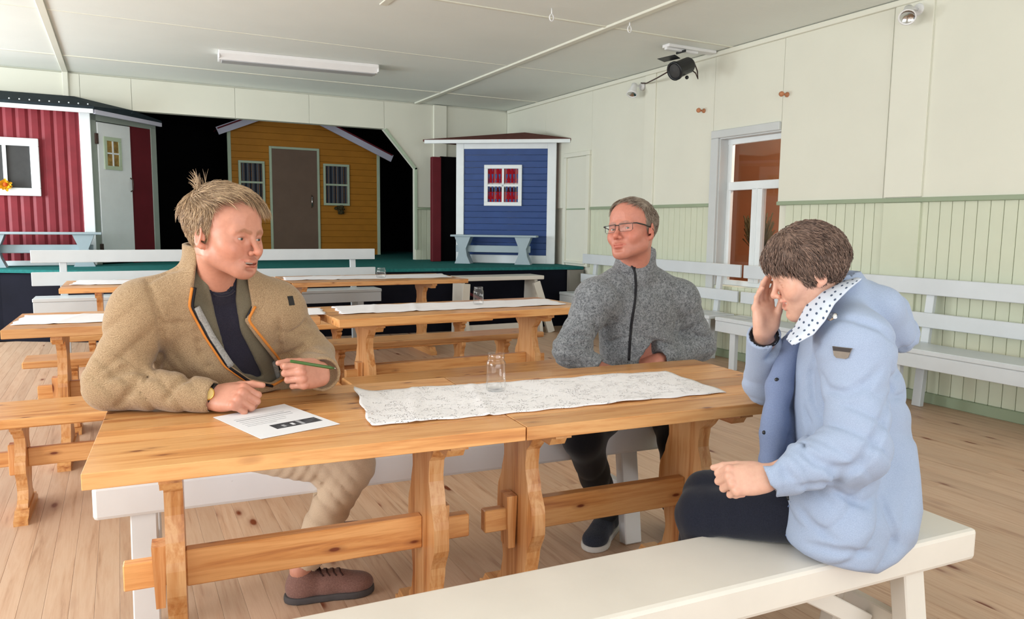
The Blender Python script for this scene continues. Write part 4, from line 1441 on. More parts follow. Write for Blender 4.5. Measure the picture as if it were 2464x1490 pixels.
def dots_material():
    k = NT('white_lining_with_blue_dots', 0.85, 0.15)
    v = k.coords((1, 1, 1), kind='UV')
    vo = k.n('ShaderNodeTexVoronoi', voronoi_dimensions='2D')
    vo.inputs['Scale'].default_value = 1.0
    vo.inputs['Randomness'].default_value = 0.35
    k.l(v, vo.inputs['Vector'])
    k.color(k.ramp(vo.outputs['Distance'], [(0.0, lin(74, 88, 112)), (0.15, lin(74, 88, 112)), (0.20, lin(206, 214, 228)), (1.0, lin(206, 214, 228))]))
    return k.m


MT['dots'] = dots_material()

# ------------------------------------------------------------------ head


def rot_head(yaw, pitch, roll):
    return A((Matrix.Rotation(math.radians(yaw), 3, 'Z') @ Matrix.Rotation(math.radians(pitch), 3, 'X') @ Matrix.Rotation(math.radians(roll), 3, 'Y')))


def make_head(o, R, s, neck_world, skin, hair_col, mouth='talk', eyes='open', jaw=1.0, stubble=0.0, brow=1.0, ruddy=1.0, neck_r=0.056, smile=0.0, nose=0.002, lid=0.0029, chin=0.0):
    """returns verts, faces, cols in world space; neck_world is where the neck ends inside the collar"""
    nb = (R.T @ (A(neck_world) - A(o))) / s
    lo = [-0.105, -0.135, min(-0.16, nb[2] - 0.05)]
    hi = [0.105, 0.135, 0.135]
    for i in range(2):
        lo[i] = min(lo[i], nb[i] - 0.075)
        hi[i] = max(hi[i], nb[i] + 0.075)
    V = Vol(lo, hi, 0.0021)
    V.ell((0, -0.018, 0.036), (0.0765, 0.098, 0.084), 0)
    V.ell((0, 0.030, 0.045), (0.062, 0.060, 0.060), 0.03)
    V.ell((0, 0.030, -0.030 + chin * 0.5), (0.059, 0.056, 0.074 - chin * 0.5), 0.03)
    for q in (-1, 1):
        V.sph((q * 0.046, 0.050, -0.020), 0.021, 0.03)
        V.rc((q * 0.050 * jaw, 0.004, -0.056), (q * 0.020 * jaw, 0.066, -0.098 + chin), 0.018, 0.017, 0.03)
        V.rc((q * 0.041, 0.073, 0.018), (q * 0.012, 0.0845, 0.0155), 0.0085, 0.008, 0.018)
    V.sph((0, 0.073, -0.099 + chin), 0.0195, 0.022)
    V.ell((0, 0.062, -0.064), (0.037, 0.032, 0.030), 0.02)
    # neck and throat
    V.rc((0, -0.030, -0.045), nb, neck_r, neck_r * 1.06, 0.035)
    # eye sockets, lids
    for q in (-1, 1):
        V.ell((q * 0.0325, 0.0985, 0.000), (0.019, 0.019, 0.0115), 0.016, 'sub')
    for q in (-1, 1):
        c = (q * 0.0318, 0.0715, -0.001)
        sl, p = V.block(A(c) - 0.026, A(c) + 0.026)
        lid_ = V.f_ell(p, A(c), A((0.0150, 0.0146, 0.0142)))
        if eyes == 'open':
            cut = V.f_ell(p, A((c[0], c[1] + 0.012, c[2] - 0.0006)), A((0.0120, 0.012, lid)))
            lid_ = -V.smin(-lid_, cut, 0.001)
        V.d[sl] = V.smin(V.d[sl], lid_, 0.005)
        if eyes != 'open':
            V.chain([(q * 0.0205, 0.0835, -0.004), (q * 0.0315, 0.0872, -0.0075), (q * 0.043, 0.0805, -0.0045)], [0.0011, 0.0013, 0.0011], 0.003, 'sub')
        # bags and creases
        V.chain([(q * 0.022, 0.0865, -0.013), (q * 0.034, 0.0850, -0.0165), (q * 0.045, 0.0765, -0.012)], [0.001] * 3, 0.007, 'sub')
    # nose
    V.rc((0, 0.0825, 0.010), (0, 0.1085 + nose, -0.029), 0.0068, 0.0080, 0.012)
    V.sph((0, 0.1105 + nose, -0.0325), 0.0088, 0.008)
    for q in (-1, 1):
        V.sph((q * 0.0115, 0.0985, -0.0370), 0.0070, 0.007)
        V.sph((q * 0.0060, 0.1030, -0.0450), 0.0034, 0.003, 'sub')
        if smile > 0.5:
            V.chain([(q * 0.0195, 0.0915, -0.039), (q * 0.0285, 0.0860, -0.052)], [0.0010, 0.0004], 0.010, 'sub')
        if smile:
            V.sph((q * 0.040, 0.066, -0.034), 0.017, 0.02)
    # mouth
    cz = -0.0655
    up = 0.010 * smile
    opn = {'closed': 0.0, 'talk': 0.0032, 'laugh': 0.0100}[mouth]
    wm = 0.0235 + 0.009 * smile
    cy_ = 0.0862 - 0.0085 * smile
    upper = [(wm, cy_, cz + up), (0.0115, 0.0935, cz + 0.0042 + opn * 0.7 + up * 0.25), (0, 0.0955, cz + 0.0030 + opn * 0.7)]
    lower = [(wm, cy_, cz + up), (0.0110, 0.0925, cz - 0.0060 - opn + up * 0.2), (0, 0.0940, cz - 0.0072 - opn)]
    for q in (-1, 1):
        lr = 1.0 if opn else 0.7
        V.chain([(q * a_, b_, c_) for a_, b_, c_ in upper], [0.0014 * lr, 0.0040 * lr, 0.0042 * lr], 0.007)
        V.chain([(q * a_, b_, c_) for a_, b_, c_ in lower], [0.0014 * lr, 0.0044 * lr, 0.0054 * lr], 0.007)
    for q in (-1, 1):
        if opn:
            V.chain([(q * wm * 0.93, cy_ + 0.003, cz + up * 0.95), (q * 0.012, 0.0950, cz + up * 0.2), (0, 0.0965, cz)], [0.0012, opn * 0.8, opn], 0.002, 'sub')
        else:
            V.chain([(q * wm * 0.86, cy_ + 0.0040, cz + up * 0.9), (q * 0.0115, 0.0965, cz - 0.0010), (0, 0.0990, cz - 0.0014)], [0.0010, 0.0020, 0.0022], 0.002, 'sub')
    if opn:
        V.ell((0, 0.088, cz + up * 0.15), (wm * 0.72, 0.014, opn), 0.002, 'sub')
    V.ell((0, 0.0935, -0.0855 + chin * 0.5), (0.016, 0.010, 0.005), 0.012, 'sub')
    # ears
    for q in (-1, 1):
        Re = A(Matrix.Rotation(q * math.radians(-24), 3, 'Z') @ Matrix.Rotation(math.radians(-12), 3, 'X'))
        V.ell((q * 0.0805, -0.016, -0.004), (0.0062, 0.0195, 0.0315), 0.006, 'add', Re)
        V.sph((q * 0.0755, -0.006, -0.031), 0.0085, 0.008)
        V.ell((q * 0.0875, -0.012, -0.004), (0.0055, 0.0115, 0.0205), 0.004, 'sub', Re)
        V.rc((q * 0.078, -0.001, 0.004), (q * 0.078, 0.001, -0.014), 0.004, 0.004, 0.004)
    v, f = V.mesh()
    v = relax(v, f, 1, 0.35)
    # tints
    base = A(lin(*skin)[:3])
    col = np.tile(base, (len(v), 1))
    red = A((1.06, 0.84, 0.80))

    def blend(w, tint):
        nonlocal col
        col = col * (1 - w[:, None]) + col * A(tint) * w[:, None]

    def gauss(c, r):
        dd = ((np.abs(v[:, 0]) - c[0]) / r[0]) ** 2 + ((v[:, 1] - c[1]) / r[1]) ** 2 + ((v[:, 2] - c[2]) / r[2]) ** 2
        return np.exp(-dd)
    blend(np.clip(gauss((0.042, 0.07, -0.025), (0.03, 0.05, 0.025)) * 0.6 * ruddy, 0, 1), red)
    blend(np.clip(gauss((0.0, 0.108, -0.034), (0.018, 0.02, 0.016)) * 0.8 * ruddy, 0, 1), red)
    blend(np.clip(gauss((0.083, -0.015, -0.005), (0.01, 0.03, 0.04)) * 0.8 * ruddy, 0, 1), red)
    blend(np.clip(gauss((0.0318, 0.0850, 0.0034), (0.0125, 0.006, 0.0022)), 0, 1) * 0.85, (0.50, 0.42, 0.40))
    blend(np.clip(gauss((0.0318, 0.0850, -0.0042), (0.0120, 0.006, 0.0018)), 0, 1) * 0.5, (0.72, 0.62, 0.60))
    if stubble:
        w = np.clip((-0.035 - v[:, 2]) / 0.03, 0, 1) * np.clip((v[:, 1] + 0.02) / 0.03, 0, 1) * np.clip((v[:, 2] + 0.135) / 0.02, 0, 1)
        blend(w * stubble, (0.84, 0.82, 0.82))
    # lips
    dl = np.full(len(v), 1.0)
    for q in (-1, 1):
        for pts in (upper, lower):
            pts = [(q * a_, b_, c_) for a_, b_, c_ in pts]
            for a, b in zip(pts[:-1], pts[1:]):
                dl = np.minimum(dl, Vol.f_rc((v[:, 0], v[:, 1], v[:, 2]), A(a), A(b), 0, 0))
    blend(np.clip((0.0064 - dl) / 0.002, 0, 1) * 0.7, (0.95, 0.58, 0.58))
    # brows
    db = np.full(len(v), 1.0)
    for q in (-1, 1):
        for a, b in (((q * 0.012, 0.093, 0.0165), (q * 0.030, 0.088, 0.0215)), ((q * 0.030, 0.088, 0.0215), (q * 0.046, 0.076, 0.0175))):
            db = np.minimum(db, Vol.f_rc((v[:, 0], v[:, 1], v[:, 2]), A(a), A(b), 0, 0))
    wb = np.clip((0.0068 - db) / 0.003, 0, 1) * brow
    hc = A(lin(*hair_col)[:3])
    col = col * (1 - wb[:, None]) + hc * wb[:, None]
    wv = v * s @ R.T + A(o)
    return wv, f, np.clip(col, 0, 1)


def eyeballs(o, R, s, parent, gaze, iris='iris_green', which=(-1, 1)):
    for q in which:
        c = A(o) + s * (R @ A((q * 0.0318, 0.0715, -0.001)))
        e = MB().sphere(Vector(c), 0.0122 * s, 20, 14).build('eye', 'eye_white', parent)
        g = Vector(R @ A(gaze)).normalized()
        m = Matrix.Translation(Vector(c)) @ g.to_track_quat('Z', 'Y').to_matrix().to_4x4()
        z = 0.0110 * s
        MB().lathe([(0.0053 * s, z - 0.0004), (0.0049 * s, z + 0.0006), (0.001 * s, z + 0.0015)], 24, m).build('iris', iris, e)
        MB().lathe([(0.0024 * s, z + 0.0010), (0.0021 * s, z + 0.0017), (0.0004, z + 0.0018)], 18, m).build('pupil', 'pupil', e)


def strands(roots, dirs, length, width, cols, curve=(0, 0, -0.4), steps=6, centre=None, radii=None, wave=0.0, wavelen=0.03, lift=0.0, seed=1):
    """bundle of tapered hair locks; roots, dirs in head space. Returns verts, faces, cols"""
    r = np.random.RandomState(seed)
    n = len(roots)
    P = roots.copy()
    D = dirs / np.linalg.norm(dirs, axis=1, keepdims=True)
    ds = (length / steps)[:, None]
    g = A(curve)
    pts = [P.copy()]
    lev0 = None
    if centre is not None:
        lev0 = np.linalg.norm((P - centre) / radii, axis=1)
    phase = r.uniform(0, 6.28, n)
    side = np.cross(D, r.normal(size=(n, 3)))
    side /= np.linalg.norm(side, axis=1, keepdims=True)
    for i in range(steps):
        D = D + g * (1.0 / steps)
        D /= np.linalg.norm(D, axis=1, keepdims=True)
        P = P + D * ds
        if centre is not None:
            q = (P - centre) / radii
            lev = np.linalg.norm(q, axis=1)
            want = lev0 * (1 + lift * (i + 1) / steps)
            fac = np.where(lev < want, want / np.maximum(lev, 1e-6), np.where(lev > want * 1.05, want * 1.05 / np.maximum(lev, 1e-6), 1.0))
            P = centre + (P - centre) * fac[:, None]
        pts.append(P + side * (wave * np.sin(phase + (i + 1) * length / steps / wavelen * 6.28))[:, None])
    pts = np.stack(pts, 1)
    m = steps + 1
    tang = np.gradient(pts, axis=1)
    tang /= np.linalg.norm(tang, axis=2, keepdims=True) + 1e-9
    ref = r.normal(size=(n, 1, 3))
    u = np.cross(tang, ref)
    u /= np.linalg.norm(u, axis=2, keepdims=True) + 1e-9
    w = np.cross(tang, u)
    prof = np.sin(np.linspace(0.35, math.pi * 0.97, m)) ** 0.7
    V = np.zeros((n, m, 3, 3))
    for k in range(3):
        a = 2.094 * k
        V[:, :, k] = pts + (u * math.cos(a) + w * math.sin(a)) * (width[:, None] * prof[None])[..., None]
    idx = np.arange(n * m * 3).reshape(n, m, 3)
    F = []
    for k in range(3):
        k2 = (k + 1) % 3
        F.append(np.stack([idx[:, :-1, k], idx[:, :-1, k2], idx[:, 1:, k2], idx[:, 1:, k]], -1).reshape(-1, 4))
    return V.reshape(-1, 3), np.concatenate(F), np.repeat(cols, m * 3, axis=0)


def make_hair(o, R, s, base_fn, region_fn, col_a, col_b, flow_fn, n, length, width, seed, parent, name='hair', wave=0.0, lift=0.03, curve=(0, 0, -0.3), steps=6, extra=None, taper=0.022, xwidth=0.8, xcurve=(0, 0, -0.15), jitter=0.16):
    """hair cap (distance field cut at the hairline) with locks laid over it"""
    V = Vol((-0.12, -0.14, -0.11), (0.12, 0.145, 0.165), 0.003)
    p = V.all()
    reg = region_fn(p)
    d = base_fn(p) + 0.012 * np.clip(1 + reg / taper, 0, 1) ** 2
    V.d = np.broadcast_to(np.maximum(d, reg), V.n).astype(np.float32).copy()
    v, f = V.mesh()
    v = relax(v, f, 2, 0.5)
    a, b = A(lin(*col_a)[:3]), A(lin(*col_b)[:3])
    r = np.random.RandomState(seed)
    t = np.clip(0.5 + 0.5 * wob((v[:, 0], v[:, 1], v[:, 2]), 160, seed), 0, 1)[:, None]
    parts = [(v, f, (a * (1 - t) + b * t) * 0.85)]
    # locks
    grad = np.stack(np.gradient(V.d), -1)
    rad = base_fn((v[:, 0], v[:, 1], v[:, 2])) + 0.012 * np.clip(1 + region_fn((v[:, 0], v[:, 1], v[:, 2])) / taper, 0, 1) ** 2
    top = np.nonzero((np.abs(rad) < 0.004) & (region_fn((v[:, 0], v[:, 1], v[:, 2])) < -0.001))[0]
    pick = r.choice(top, n)
    roots = v[pick]
    gi = np.clip(((roots - V.lo) / V.h).astype(int), 0, V.n - 1)
    nr = grad[gi[:, 0], gi[:, 1], gi[:, 2]]
    nr /= np.linalg.norm(nr, axis=1, keepdims=True) + 1e-9
    fl = flow_fn(roots) + r.normal(size=roots.shape) * jitter
    fl = fl - nr * np.sum(fl * nr, 1, keepdims=True)
    fl /= np.linalg.norm(fl, axis=1, keepdims=True) + 1e-9
    tt = r.uniform(0, 1, n)[:, None]
    cols = (a * (1 - tt) + b * tt) * r.uniform(0.8, 1.2, n)[:, None]
    L = np.array([length(q) for q in roots]) * r.uniform(0.7, 1.2, n)
    parts.append(strands(roots - nr * 0.001, fl + nr * 0.06, L, np.full(n, width) * r.uniform(0.6, 1.3, n), cols, curve, steps, A((0, -0.018, 0.036)), A((0.0765, 0.098, 0.084)), wave, 0.035, lift, seed))
    if extra is not None:
        er, ed, el = extra
        m = len(er)
        tt = r.uniform(0.2, 1, m)[:, None]
        parts.append(strands(A(er), A(ed), A(el), np.full(m, width * xwidth), a * (1 - tt) + b * tt, xcurve, steps, seed=seed + 1))
    vv, ff, cc = merge(parts)
    vv = vv * s @ R.T + A(o)
    return link(name, np_mesh(name, vv, ff, np.clip(cc, 0, 1)), 'hair', parent)


# ------------------------------------------------------------------ hand


def make_hand(wrist, ydir, zdir, thumb, curl, skin, s=1.0, spread=0.06, thumb_pose=(0.75, 0.75, -0.15), thumb_bend=0.35, forearm=0.09, fore_dir=None, red=1.0):
    """wrist point, y towards the knuckles, z out of the back of the hand; thumb = +1/-1 side of x.
    curl: per finger (index..little) three joint angles in degrees"""
    y = A(ydir) / np.linalg.norm(A(ydir))
    z = A(zdir) - y * (A(zdir) @ y)
    z /= np.linalg.norm(z)
    x = np.cross(y, z)
    R = np.stack([x, y, z], 1)
    V = Vol((-0.085, -0.10, -0.105), (0.085, 0.205, 0.065), 0.0019)
    T = thumb
    kx = [0.0285, 0.0095, -0.0095, -0.0270]
    ky = [0.0860, 0.0900, 0.0855, 0.0765]
    kz = [0.000, 0.003, 0.0015, -0.002]
    seg = [(0.041, 0.025, 0.021), (0.045, 0.029, 0.022), (0.042, 0.027, 0.021), (0.033, 0.020, 0.019)]
    rr = [(0.0098, 0.0088, 0.0080, 0.0066), (0.0100, 0.0090, 0.0082, 0.0068), (0.0096, 0.0086, 0.0079, 0.0064), (0.0086, 0.0076, 0.0070, 0.0058)]
    tips = []
    # palm and wrist
    for i in range(4):
        V.rc((T * kx[i] * 0.62, 0.005, 0.0), (T * kx[i], ky[i], kz[i] - 0.003), 0.0150, 0.0112, 0.016)
    V.ell((T * 0.006, 0.045, -0.008), (0.033, 0.040, 0.015), 0.014)
    V.ell((T * 0.026, 0.030, -0.012), (0.016, 0.028, 0.015), 0.014)
    V.ell((-T * 0.024, 0.032, -0.010), (0.012, 0.030, 0.013), 0.014)
    fd = A((0, -1, 0)) if fore_dir is None else R.T @ A(fore_dir)
    fd = fd / np.linalg.norm(fd)
    xw = A((0.010, 0, 0))
    V.rc(A((0, 0.004, 0)) + xw, fd * forearm + xw * 1.3, 0.0175, 0.024, 0.016)
    V.rc(A((0, 0.004, 0)) - xw, fd * forearm - xw * 1.3, 0.0175, 0.024, 0.016)
    nails = []
    for i in range(4):
        p = A((T * kx[i], ky[i], kz[i]))
        ang = 0.0
        side = T * (1.5 - i) * spread
        for j in range(3):
            ang += math.radians(curl[i][j])
            dr = A((side * math.cos(ang), math.cos(ang), -math.sin(ang)))
            dr /= np.linalg.norm(dr)
            q = p + dr * seg[i][j]
            V.rc(p, q, rr[i][j], rr[i][j + 1], 0.0055 if j == 0 else 0.003)
            if j < 2:
                V.sph(q, rr[i][j + 1] * 1.05, 0.003)
            p = q
        nn = A((0, math.sin(ang), math.cos(ang)))
        nails.append((p - dr * 0.004 + nn * rr[i][3] * 0.9, dr, nn))
        tips.append(p)
    # knuckles
    for i in range(4):
        V.sph((T * kx[i], ky[i], kz[i] + 0.003), 0.0098, 0.006)
    # thumb
    tp = A((T * 0.030, 0.022, -0.010))
    td = A((T * thumb_pose[0], thumb_pose[1], thumb_pose[2]))
    td /= np.linalg.norm(td)
    bend = A((-T * 0.7, 0.4, -0.45))
    lens, rad = (0.042, 0.033, 0.026), (0.0135, 0.0108, 0.0098, 0.0076)
    for j in range(3):
        q = tp + td * lens[j]
        V.rc(tp, q, rad[j], rad[j + 1], 0.010 if j == 0 else 0.003)
        tp = q
        td = td + bend * thumb_bend
        td /= np.linalg.norm(td)
    v, f = V.mesh()
    v = relax(v, f, 1, 0.35)
    base = A(lin(*skin)[:3])
    col = np.tile(base, (len(v), 1))
    w = np.zeros(len(v))
    for c in tips + [A((T * kx[i], ky[i], kz[i] + 0.008)) for i in range(4)]:
        w = np.maximum(w, np.exp(-np.sum((v - c) ** 2, 1) / 0.011 ** 2))
    w = w[:, None] * 0.55 * red
    col = col * (1 - w) + col * A((1.05, 0.84, 0.82)) * w
    wn = np.zeros(len(v))
    for c, dr, nn in nails:
        e = v - c
        a1, a2 = e @ dr, e @ nn
        a3 = np.linalg.norm(e - np.outer(a1, dr) - np.outer(a2, nn), axis=1)
        wn = np.maximum(wn, ((np.abs(a1) < 0.0065) & (a3 < 0.0048) & (np.abs(a2) < 0.0035)).astype(float))
    col = col * (1 - wn[:, None] * 0.6) + A(lin(236, 196, 186)[:3]) * wn[:, None] * 0.6
    return v * s @ R.T + A(wrist), f, np.clip(col, 0, 1), V, R


# ------------------------------------------------------------------ torso and limbs


def basis(right_sh, left_sh, pelvis, neck):
    x = A(right_sh) - A(left_sh)
    x /= np.linalg.norm(x)
    z = A(neck) - A(pelvis)
    z = z - x * (z @ x)
    z /= np.linalg.norm(z)
    y = np.cross(z, x)
    return np.stack([x, y, z], 1)


def torso(V, rs, ls, pelvis, neck, g=0.0, chest=(0.165, 0.115, 0.17), belly=(0.155, 0.120, 0.16), hips=(0.165, 0.130, 0.12), belly_f=0.02, k=0.06, sh_r=0.062):
    R = basis(rs, ls, pelvis, neck)
    rs, ls, pelvis, neck = A(rs), A(ls), A(pelvis), A(neck)
    mid = (rs + ls) / 2
    c = pelvis + (mid - pelvis) * 0.70
    b = pelvis + (mid - pelvis) * 0.34 + R[:, 1] * belly_f
    V.ell(c, A(chest) + g, k, 'add', R)
    V.ell(b, A(belly) + g, k, 'add', R)
    V.ell(pelvis + R[:, 2] * 0.02, A(hips) + g, k, 'add', R)
    V.rc(rs, ls, sh_r + g, sh_r + g, k)
    for q in (rs, ls):
        V.rc(neck, q + R[:, 2] * 0.012, 0.055 + g, sh_r * 0.86 + g, k * 0.6)
    return R


def limb(V, pts, rs, g=0.0, k=0.03):
    V.chain(pts, [r + g for r in rs], k)


def bounds(pts, pad):
    P = np.array([list(p) for p in pts])
    return P.min(0) - pad, P.max(0) + pad


def folds(V, centre, radius, direction, lam, amp, seed=1):
    """soft cloth folds: ripples across 'direction' near a centre"""
    c, u = A(centre), A(direction) / np.linalg.norm(A(direction))
    sl, p = V.block(c - radius * 1.6, c + radius * 1.6)
    if sl is None:
        return
    q = (p[0] - c[0], p[1] - c[1], p[2] - c[2])
    r2 = q[0] ** 2 + q[1] ** 2 + q[2] ** 2
    s = q[0] * u[0] + q[1] * u[1] + q[2] * u[2]
    ph = wob(p, 14, seed) * 1.8
    a = PI * s / lam + ph * 0.5
    crease = (1 - np.abs(np.sin(a))) ** 3            # sharp valleys between soft pads
    w = 1.5 * crease + 0.45 * np.sin(2 * a + 0.7) - 0.35
    V.d[sl] += (amp * w * np.exp(-r2 / radius ** 2)).astype(np.float32)


def crease(V, pix, r=0.004, k=0.016, sink=0.0):
    """groove pressed into cloth along a line of photograph points"""
    P = []
    for a, b in zip(pix[:-1], pix[1:]):
        n = max(1, int(math.hypot(b[0] - a[0], b[1] - a[1]) / 25))
        P += [A(march([V], a[0] + (b[0] - a[0]) * i / n, a[1] + (b[1] - a[1]) * i / n)) for i in range(n)]
    P.append(A(march([V], *pix[-1])))
    n = len(P)
    V.chain(P, [r * math.sin(PI * (0.12 + 0.76 * i / max(1, n - 1))) for i in range(n)], k, 'sub')


def garment(name, V, mat, parent, it=2):
    v, f = V.mesh()
    v = relax(v, f, it, 0.5)
    return link(name, np_mesh(name, v, f), mat, parent)


def on_surface(V, px, py):
    """point and outward normal of a surface at a photograph pixel"""
    p = A(march([V], px, py))
    e = 0.008
    g = A([V.sample(p + e * u)[0] - V.sample(p - e * u)[0] for u in np.eye(3)])
    g /= np.linalg.norm(g) + 1e-9
    z = Vector(g)
    x = Vector((0, 0, 1)).cross(z).normalized()
    m = Matrix((x, z.cross(x), z)).transposed().to_4x4()
    m.translation = Vector(p)
    return m


def seam(name, vols, pix, r, mat, parent, off=0.0, lift=0.002, shift=(0, 0, 0)):
    """cord lying on a garment along a line of photograph points"""
    P = []
    for a, b in zip(pix[:-1], pix[1:]):
        n = max(2, int(math.hypot(b[0] - a[0], b[1] - a[1]) / 9))
        for i in range(n):
            P.append(march(vols, a[0] + (b[0] - a[0]) * i / n, a[1] + (b[1] - a[1]) * i / n, off=off))
    P.append(march(vols, *pix[-1], off=off))
    Q = [(P[max(i - 1, 0)] + P[i] * 2 + P[min(i + 1, len(P) - 1)]) / 4 for i in range(len(P))]
    Q = [q - (q - Vector((0, 0, CAM_H))).normalized() * lift + Vector(shift) for q in Q]
    return MB().tube(Q, r, 6).build(name, mat, parent)


def shoe(toe, heel, h, w, mat, sole, parent, name='shoe', laces=True, tilt=0.0):
    """low shoe on the floor from heel to toe"""
    toe, heel = A(toe), A(heel)
    L = np.linalg.norm(toe - heel)
    y = (toe - heel) / L
    x = np.cross(y, A((0, 0, 1)))
    R = np.stack([x, y, np.cross(x, y)], 1)
    V = Vol((-w, -0.03, -0.01), (w, L + 0.03, h + 0.05), 0.004)
    V.ell((0, L * 0.80, 0.034), (w * 0.48, L * 0.22, 0.036), 0)
    V.ell((0, L * 0.50, 0.042), (w * 0.42, L * 0.30, 0.044), 0.03)
    V.ell((0, L * 0.16, 0.045), (w * 0.38, L * 0.16, 0.052), 0.03)
    V.rc((0, L * 0.20, 0.05), (0, L * 0.20, h), w * 0.34, w * 0.36, 0.03)
    V.rc((0, L * 0.30, 0.06), (0, L * 0.62, 0.055), 0.030, 0.022, 0.03)
    V.rc((0, L * 0.19, h + 0.01), (0, L * 0.19, h + 0.05), w * 0.30, w * 0.32, 0.004, 'sub')
    sl, p = V.block((-1, -1, -1), (1, 2, 1))
    V.d = np.maximum(V.d, (0.014 - p[2])).astype(np.float32)
    v, f = V.mesh()
    v = relax(v, f, 1)
    o = link(name, np_mesh(name, v @ R.T + heel, f), mat, parent)
    S = Vol((-w, -0.03, -0.01), (w, L + 0.03, 0.05), 0.004)
    S.ell((0, L * 0.78, 0.01), (w * 0.53, L * 0.25, 0.06), 0)
    S.ell((0, L * 0.45, 0.01), (w * 0.45, L * 0.32, 0.06), 0.03)
    S.ell((0, L * 0.17, 0.01), (w * 0.43, L * 0.19, 0.06), 0.03)
    sl, p = S.block((-1, -1, -1), (1, 2, 1))
    S.d = np.maximum(S.d, np.maximum(p[2] - 0.023, 0.001 - p[2])).astype(np.float32)
    v, f = S.mesh()
    link('sole', np_mesh('sole', v @ R.T + heel, f), sole, o)
    if laces:
        m = MB()

        def top_z(x_, y_):
            zz = np.arange(0.02, h + 0.04, 0.002)
            ins = V.sample(np.stack([np.full(len(zz), x_), np.full(len(zz), y_), zz], 1)) < 0
            return zz[ins].max() if ins.any() else 0.06
        for i in range(4):
            yy = L * (0.40 + 0.075 * i)
            m.tube([Vector(R @ A((xx * w, yy + 0.008 * sg, top_z(xx * w, yy + 0.008 * sg) + 0.0015)) + heel) for xx, sg in ((-0.26, -1), (-0.14, 0), (0, 0), (0.14, 0), (0.26, 1))], 0.0030, 5)
        zt = top_z(0, L * 0.40) + 0.004
        m.tube([Vector(R @ A(q) + heel) for q in ((0, L * 0.40, zt), (0.02, L * 0.36, zt + 0.010), (0.038, L * 0.40, zt + 0.004), (0, L * 0.40, zt), (-0.02, L * 0.37, zt + 0.010), (-0.035, L * 0.42, zt))], 0.0028, 5)
        m.build('shoe_lace', 'lace_cord', o)
    return o

# ================================================================== people
CRAN_C, CRAN_R = A((0, -0.018, 0.036)), A((0.0765, 0.098, 0.084))


def cap(t_top, t_side, amp=0.0, freq=60, seed=1):
    def fn(p):
        z = p[2]
        w = np.clip((z - 0.0) / 0.09, 0, 1)
        t = t_side + (t_top - t_side) * w
        d = Vol.f_ell(p, CRAN_C, CRAN_R)
        d2 = Vol.f_ell(p, A((0, 0.030, 0.045)), A((0.062, 0.060, 0.060)))
        d = Vol.smin(d, d2, 0.03) - t
        if amp:
            d = d - amp * wob(p, freq, seed)
        return d
    return fn


def man_region(tab, wavy=0.003, seed=2):
    """hairline: how far forward hair grows at each height"""
    zs, ys = zip(*tab)

    def fn(p):
        x, y, z = np.broadcast_arrays(*p)
        n = wavy * wob((x, y, z), 120, seed)
        yf = np.interp(z, zs, ys)
        low = np.interp(y, [-0.05, -0.03, -0.012, 0.02], [-0.088, -0.060, -0.012, -0.026])
        return np.maximum(y - yf + n, (low - z) * 0.8)
    return fn


def body_core(pts_fn, lo, hi, skin):
    V = Vol(lo, hi, 0.012)
    pts_fn(V)
    v, f = V.mesh()
    return v, f, np.tile(A(lin(*skin)[:3]), (len(v), 1))


def person(label, parts):
    v, f, c = merge(parts)
    return tag(link('person', np_mesh('person', v, f, c), 'skin'), label, 'person')


# ------------------------------------------------------------------ the man in the beige jacket
SK1 = (194, 138, 116)
h_o, h_s = A((0.262, 2.205, 1.222)), 1.03
h_R = rot_head(-141.0, -5.0, -3.0)
rs, ls = A(at(346, 752, 2.33)), A(at(660, 748, 2.33))
neck, pel = A(at(522, 668, 2.31)), A((0.33, 2.60, 0.575))
re_, rw_ = A(at(268, 925, 2.30)), A(at(508, 955, 2.165))
le_, lw_ = A(at(752, 858, 2.40)), A(at(776, 900, 2.17))
hipR, hipL = A((0.24, 2.535, 0.555)), A((0.32, 2.70, 0.555))
kneR, ankR = A(at(845, 1120, 2.41)), A(at(722, 1372, 2.44))
kneL, ankL = A((0.72, 2.80, 0.48)), A((0.66, 2.81, 0.10))

body = [make_head(h_o, h_R, h_s, neck - A((0, 0, 0.02)), SK1, (146, 100, 72), 'talk', 'open', 1.0, 0.75, 0.7, 1.0, 0.051, 0.7, 0.003, 0.0027, 0.013)]
hR = make_hand(rw_, A(RIGHT) * 1.0 - A(FWD) * 0.25 + A((0, 0, 0.04)), -A(FWD) * 0.75 + A(UP) * 0.65, -1, [(58, 70, 35), (62, 72, 35), (64, 74, 35), (60, 72, 35)], SK1, 1.06, 0.02, (0.35, 0.95, -0.05), 0.22, 0.07, re_ - rw_)
body.append(hR[:3])
hL = make_hand(lw_, -A(FWD) * 0.75 - A(RIGHT) * 0.36 + A(UP) * 0.02, A(RIGHT) * 0.9 - A(FWD) * 0.5 + A(UP) * 0.10, 1, [(48, 78, 40), (66, 84, 45), (72, 86, 45), (74, 84, 45)], SK1, 1.04, 0.0, (0.2, 0.9, -0.45), 0.18, 0.07, le_ - lw_)
body.append(hL[:3])


def core(V):
    torso(V, rs, ls, pel, neck, -0.03)
    limb(V, [rs, re_, rw_], [0.045, 0.036, 0.017])
    limb(V, [ls, le_, lw_], [0.045, 0.036, 0.017])
    limb(V, [hipR, kneR, ankR], [0.068, 0.048, 0.036])
    limb(V, [hipL, kneL, ankL], [0.068, 0.048, 0.036])


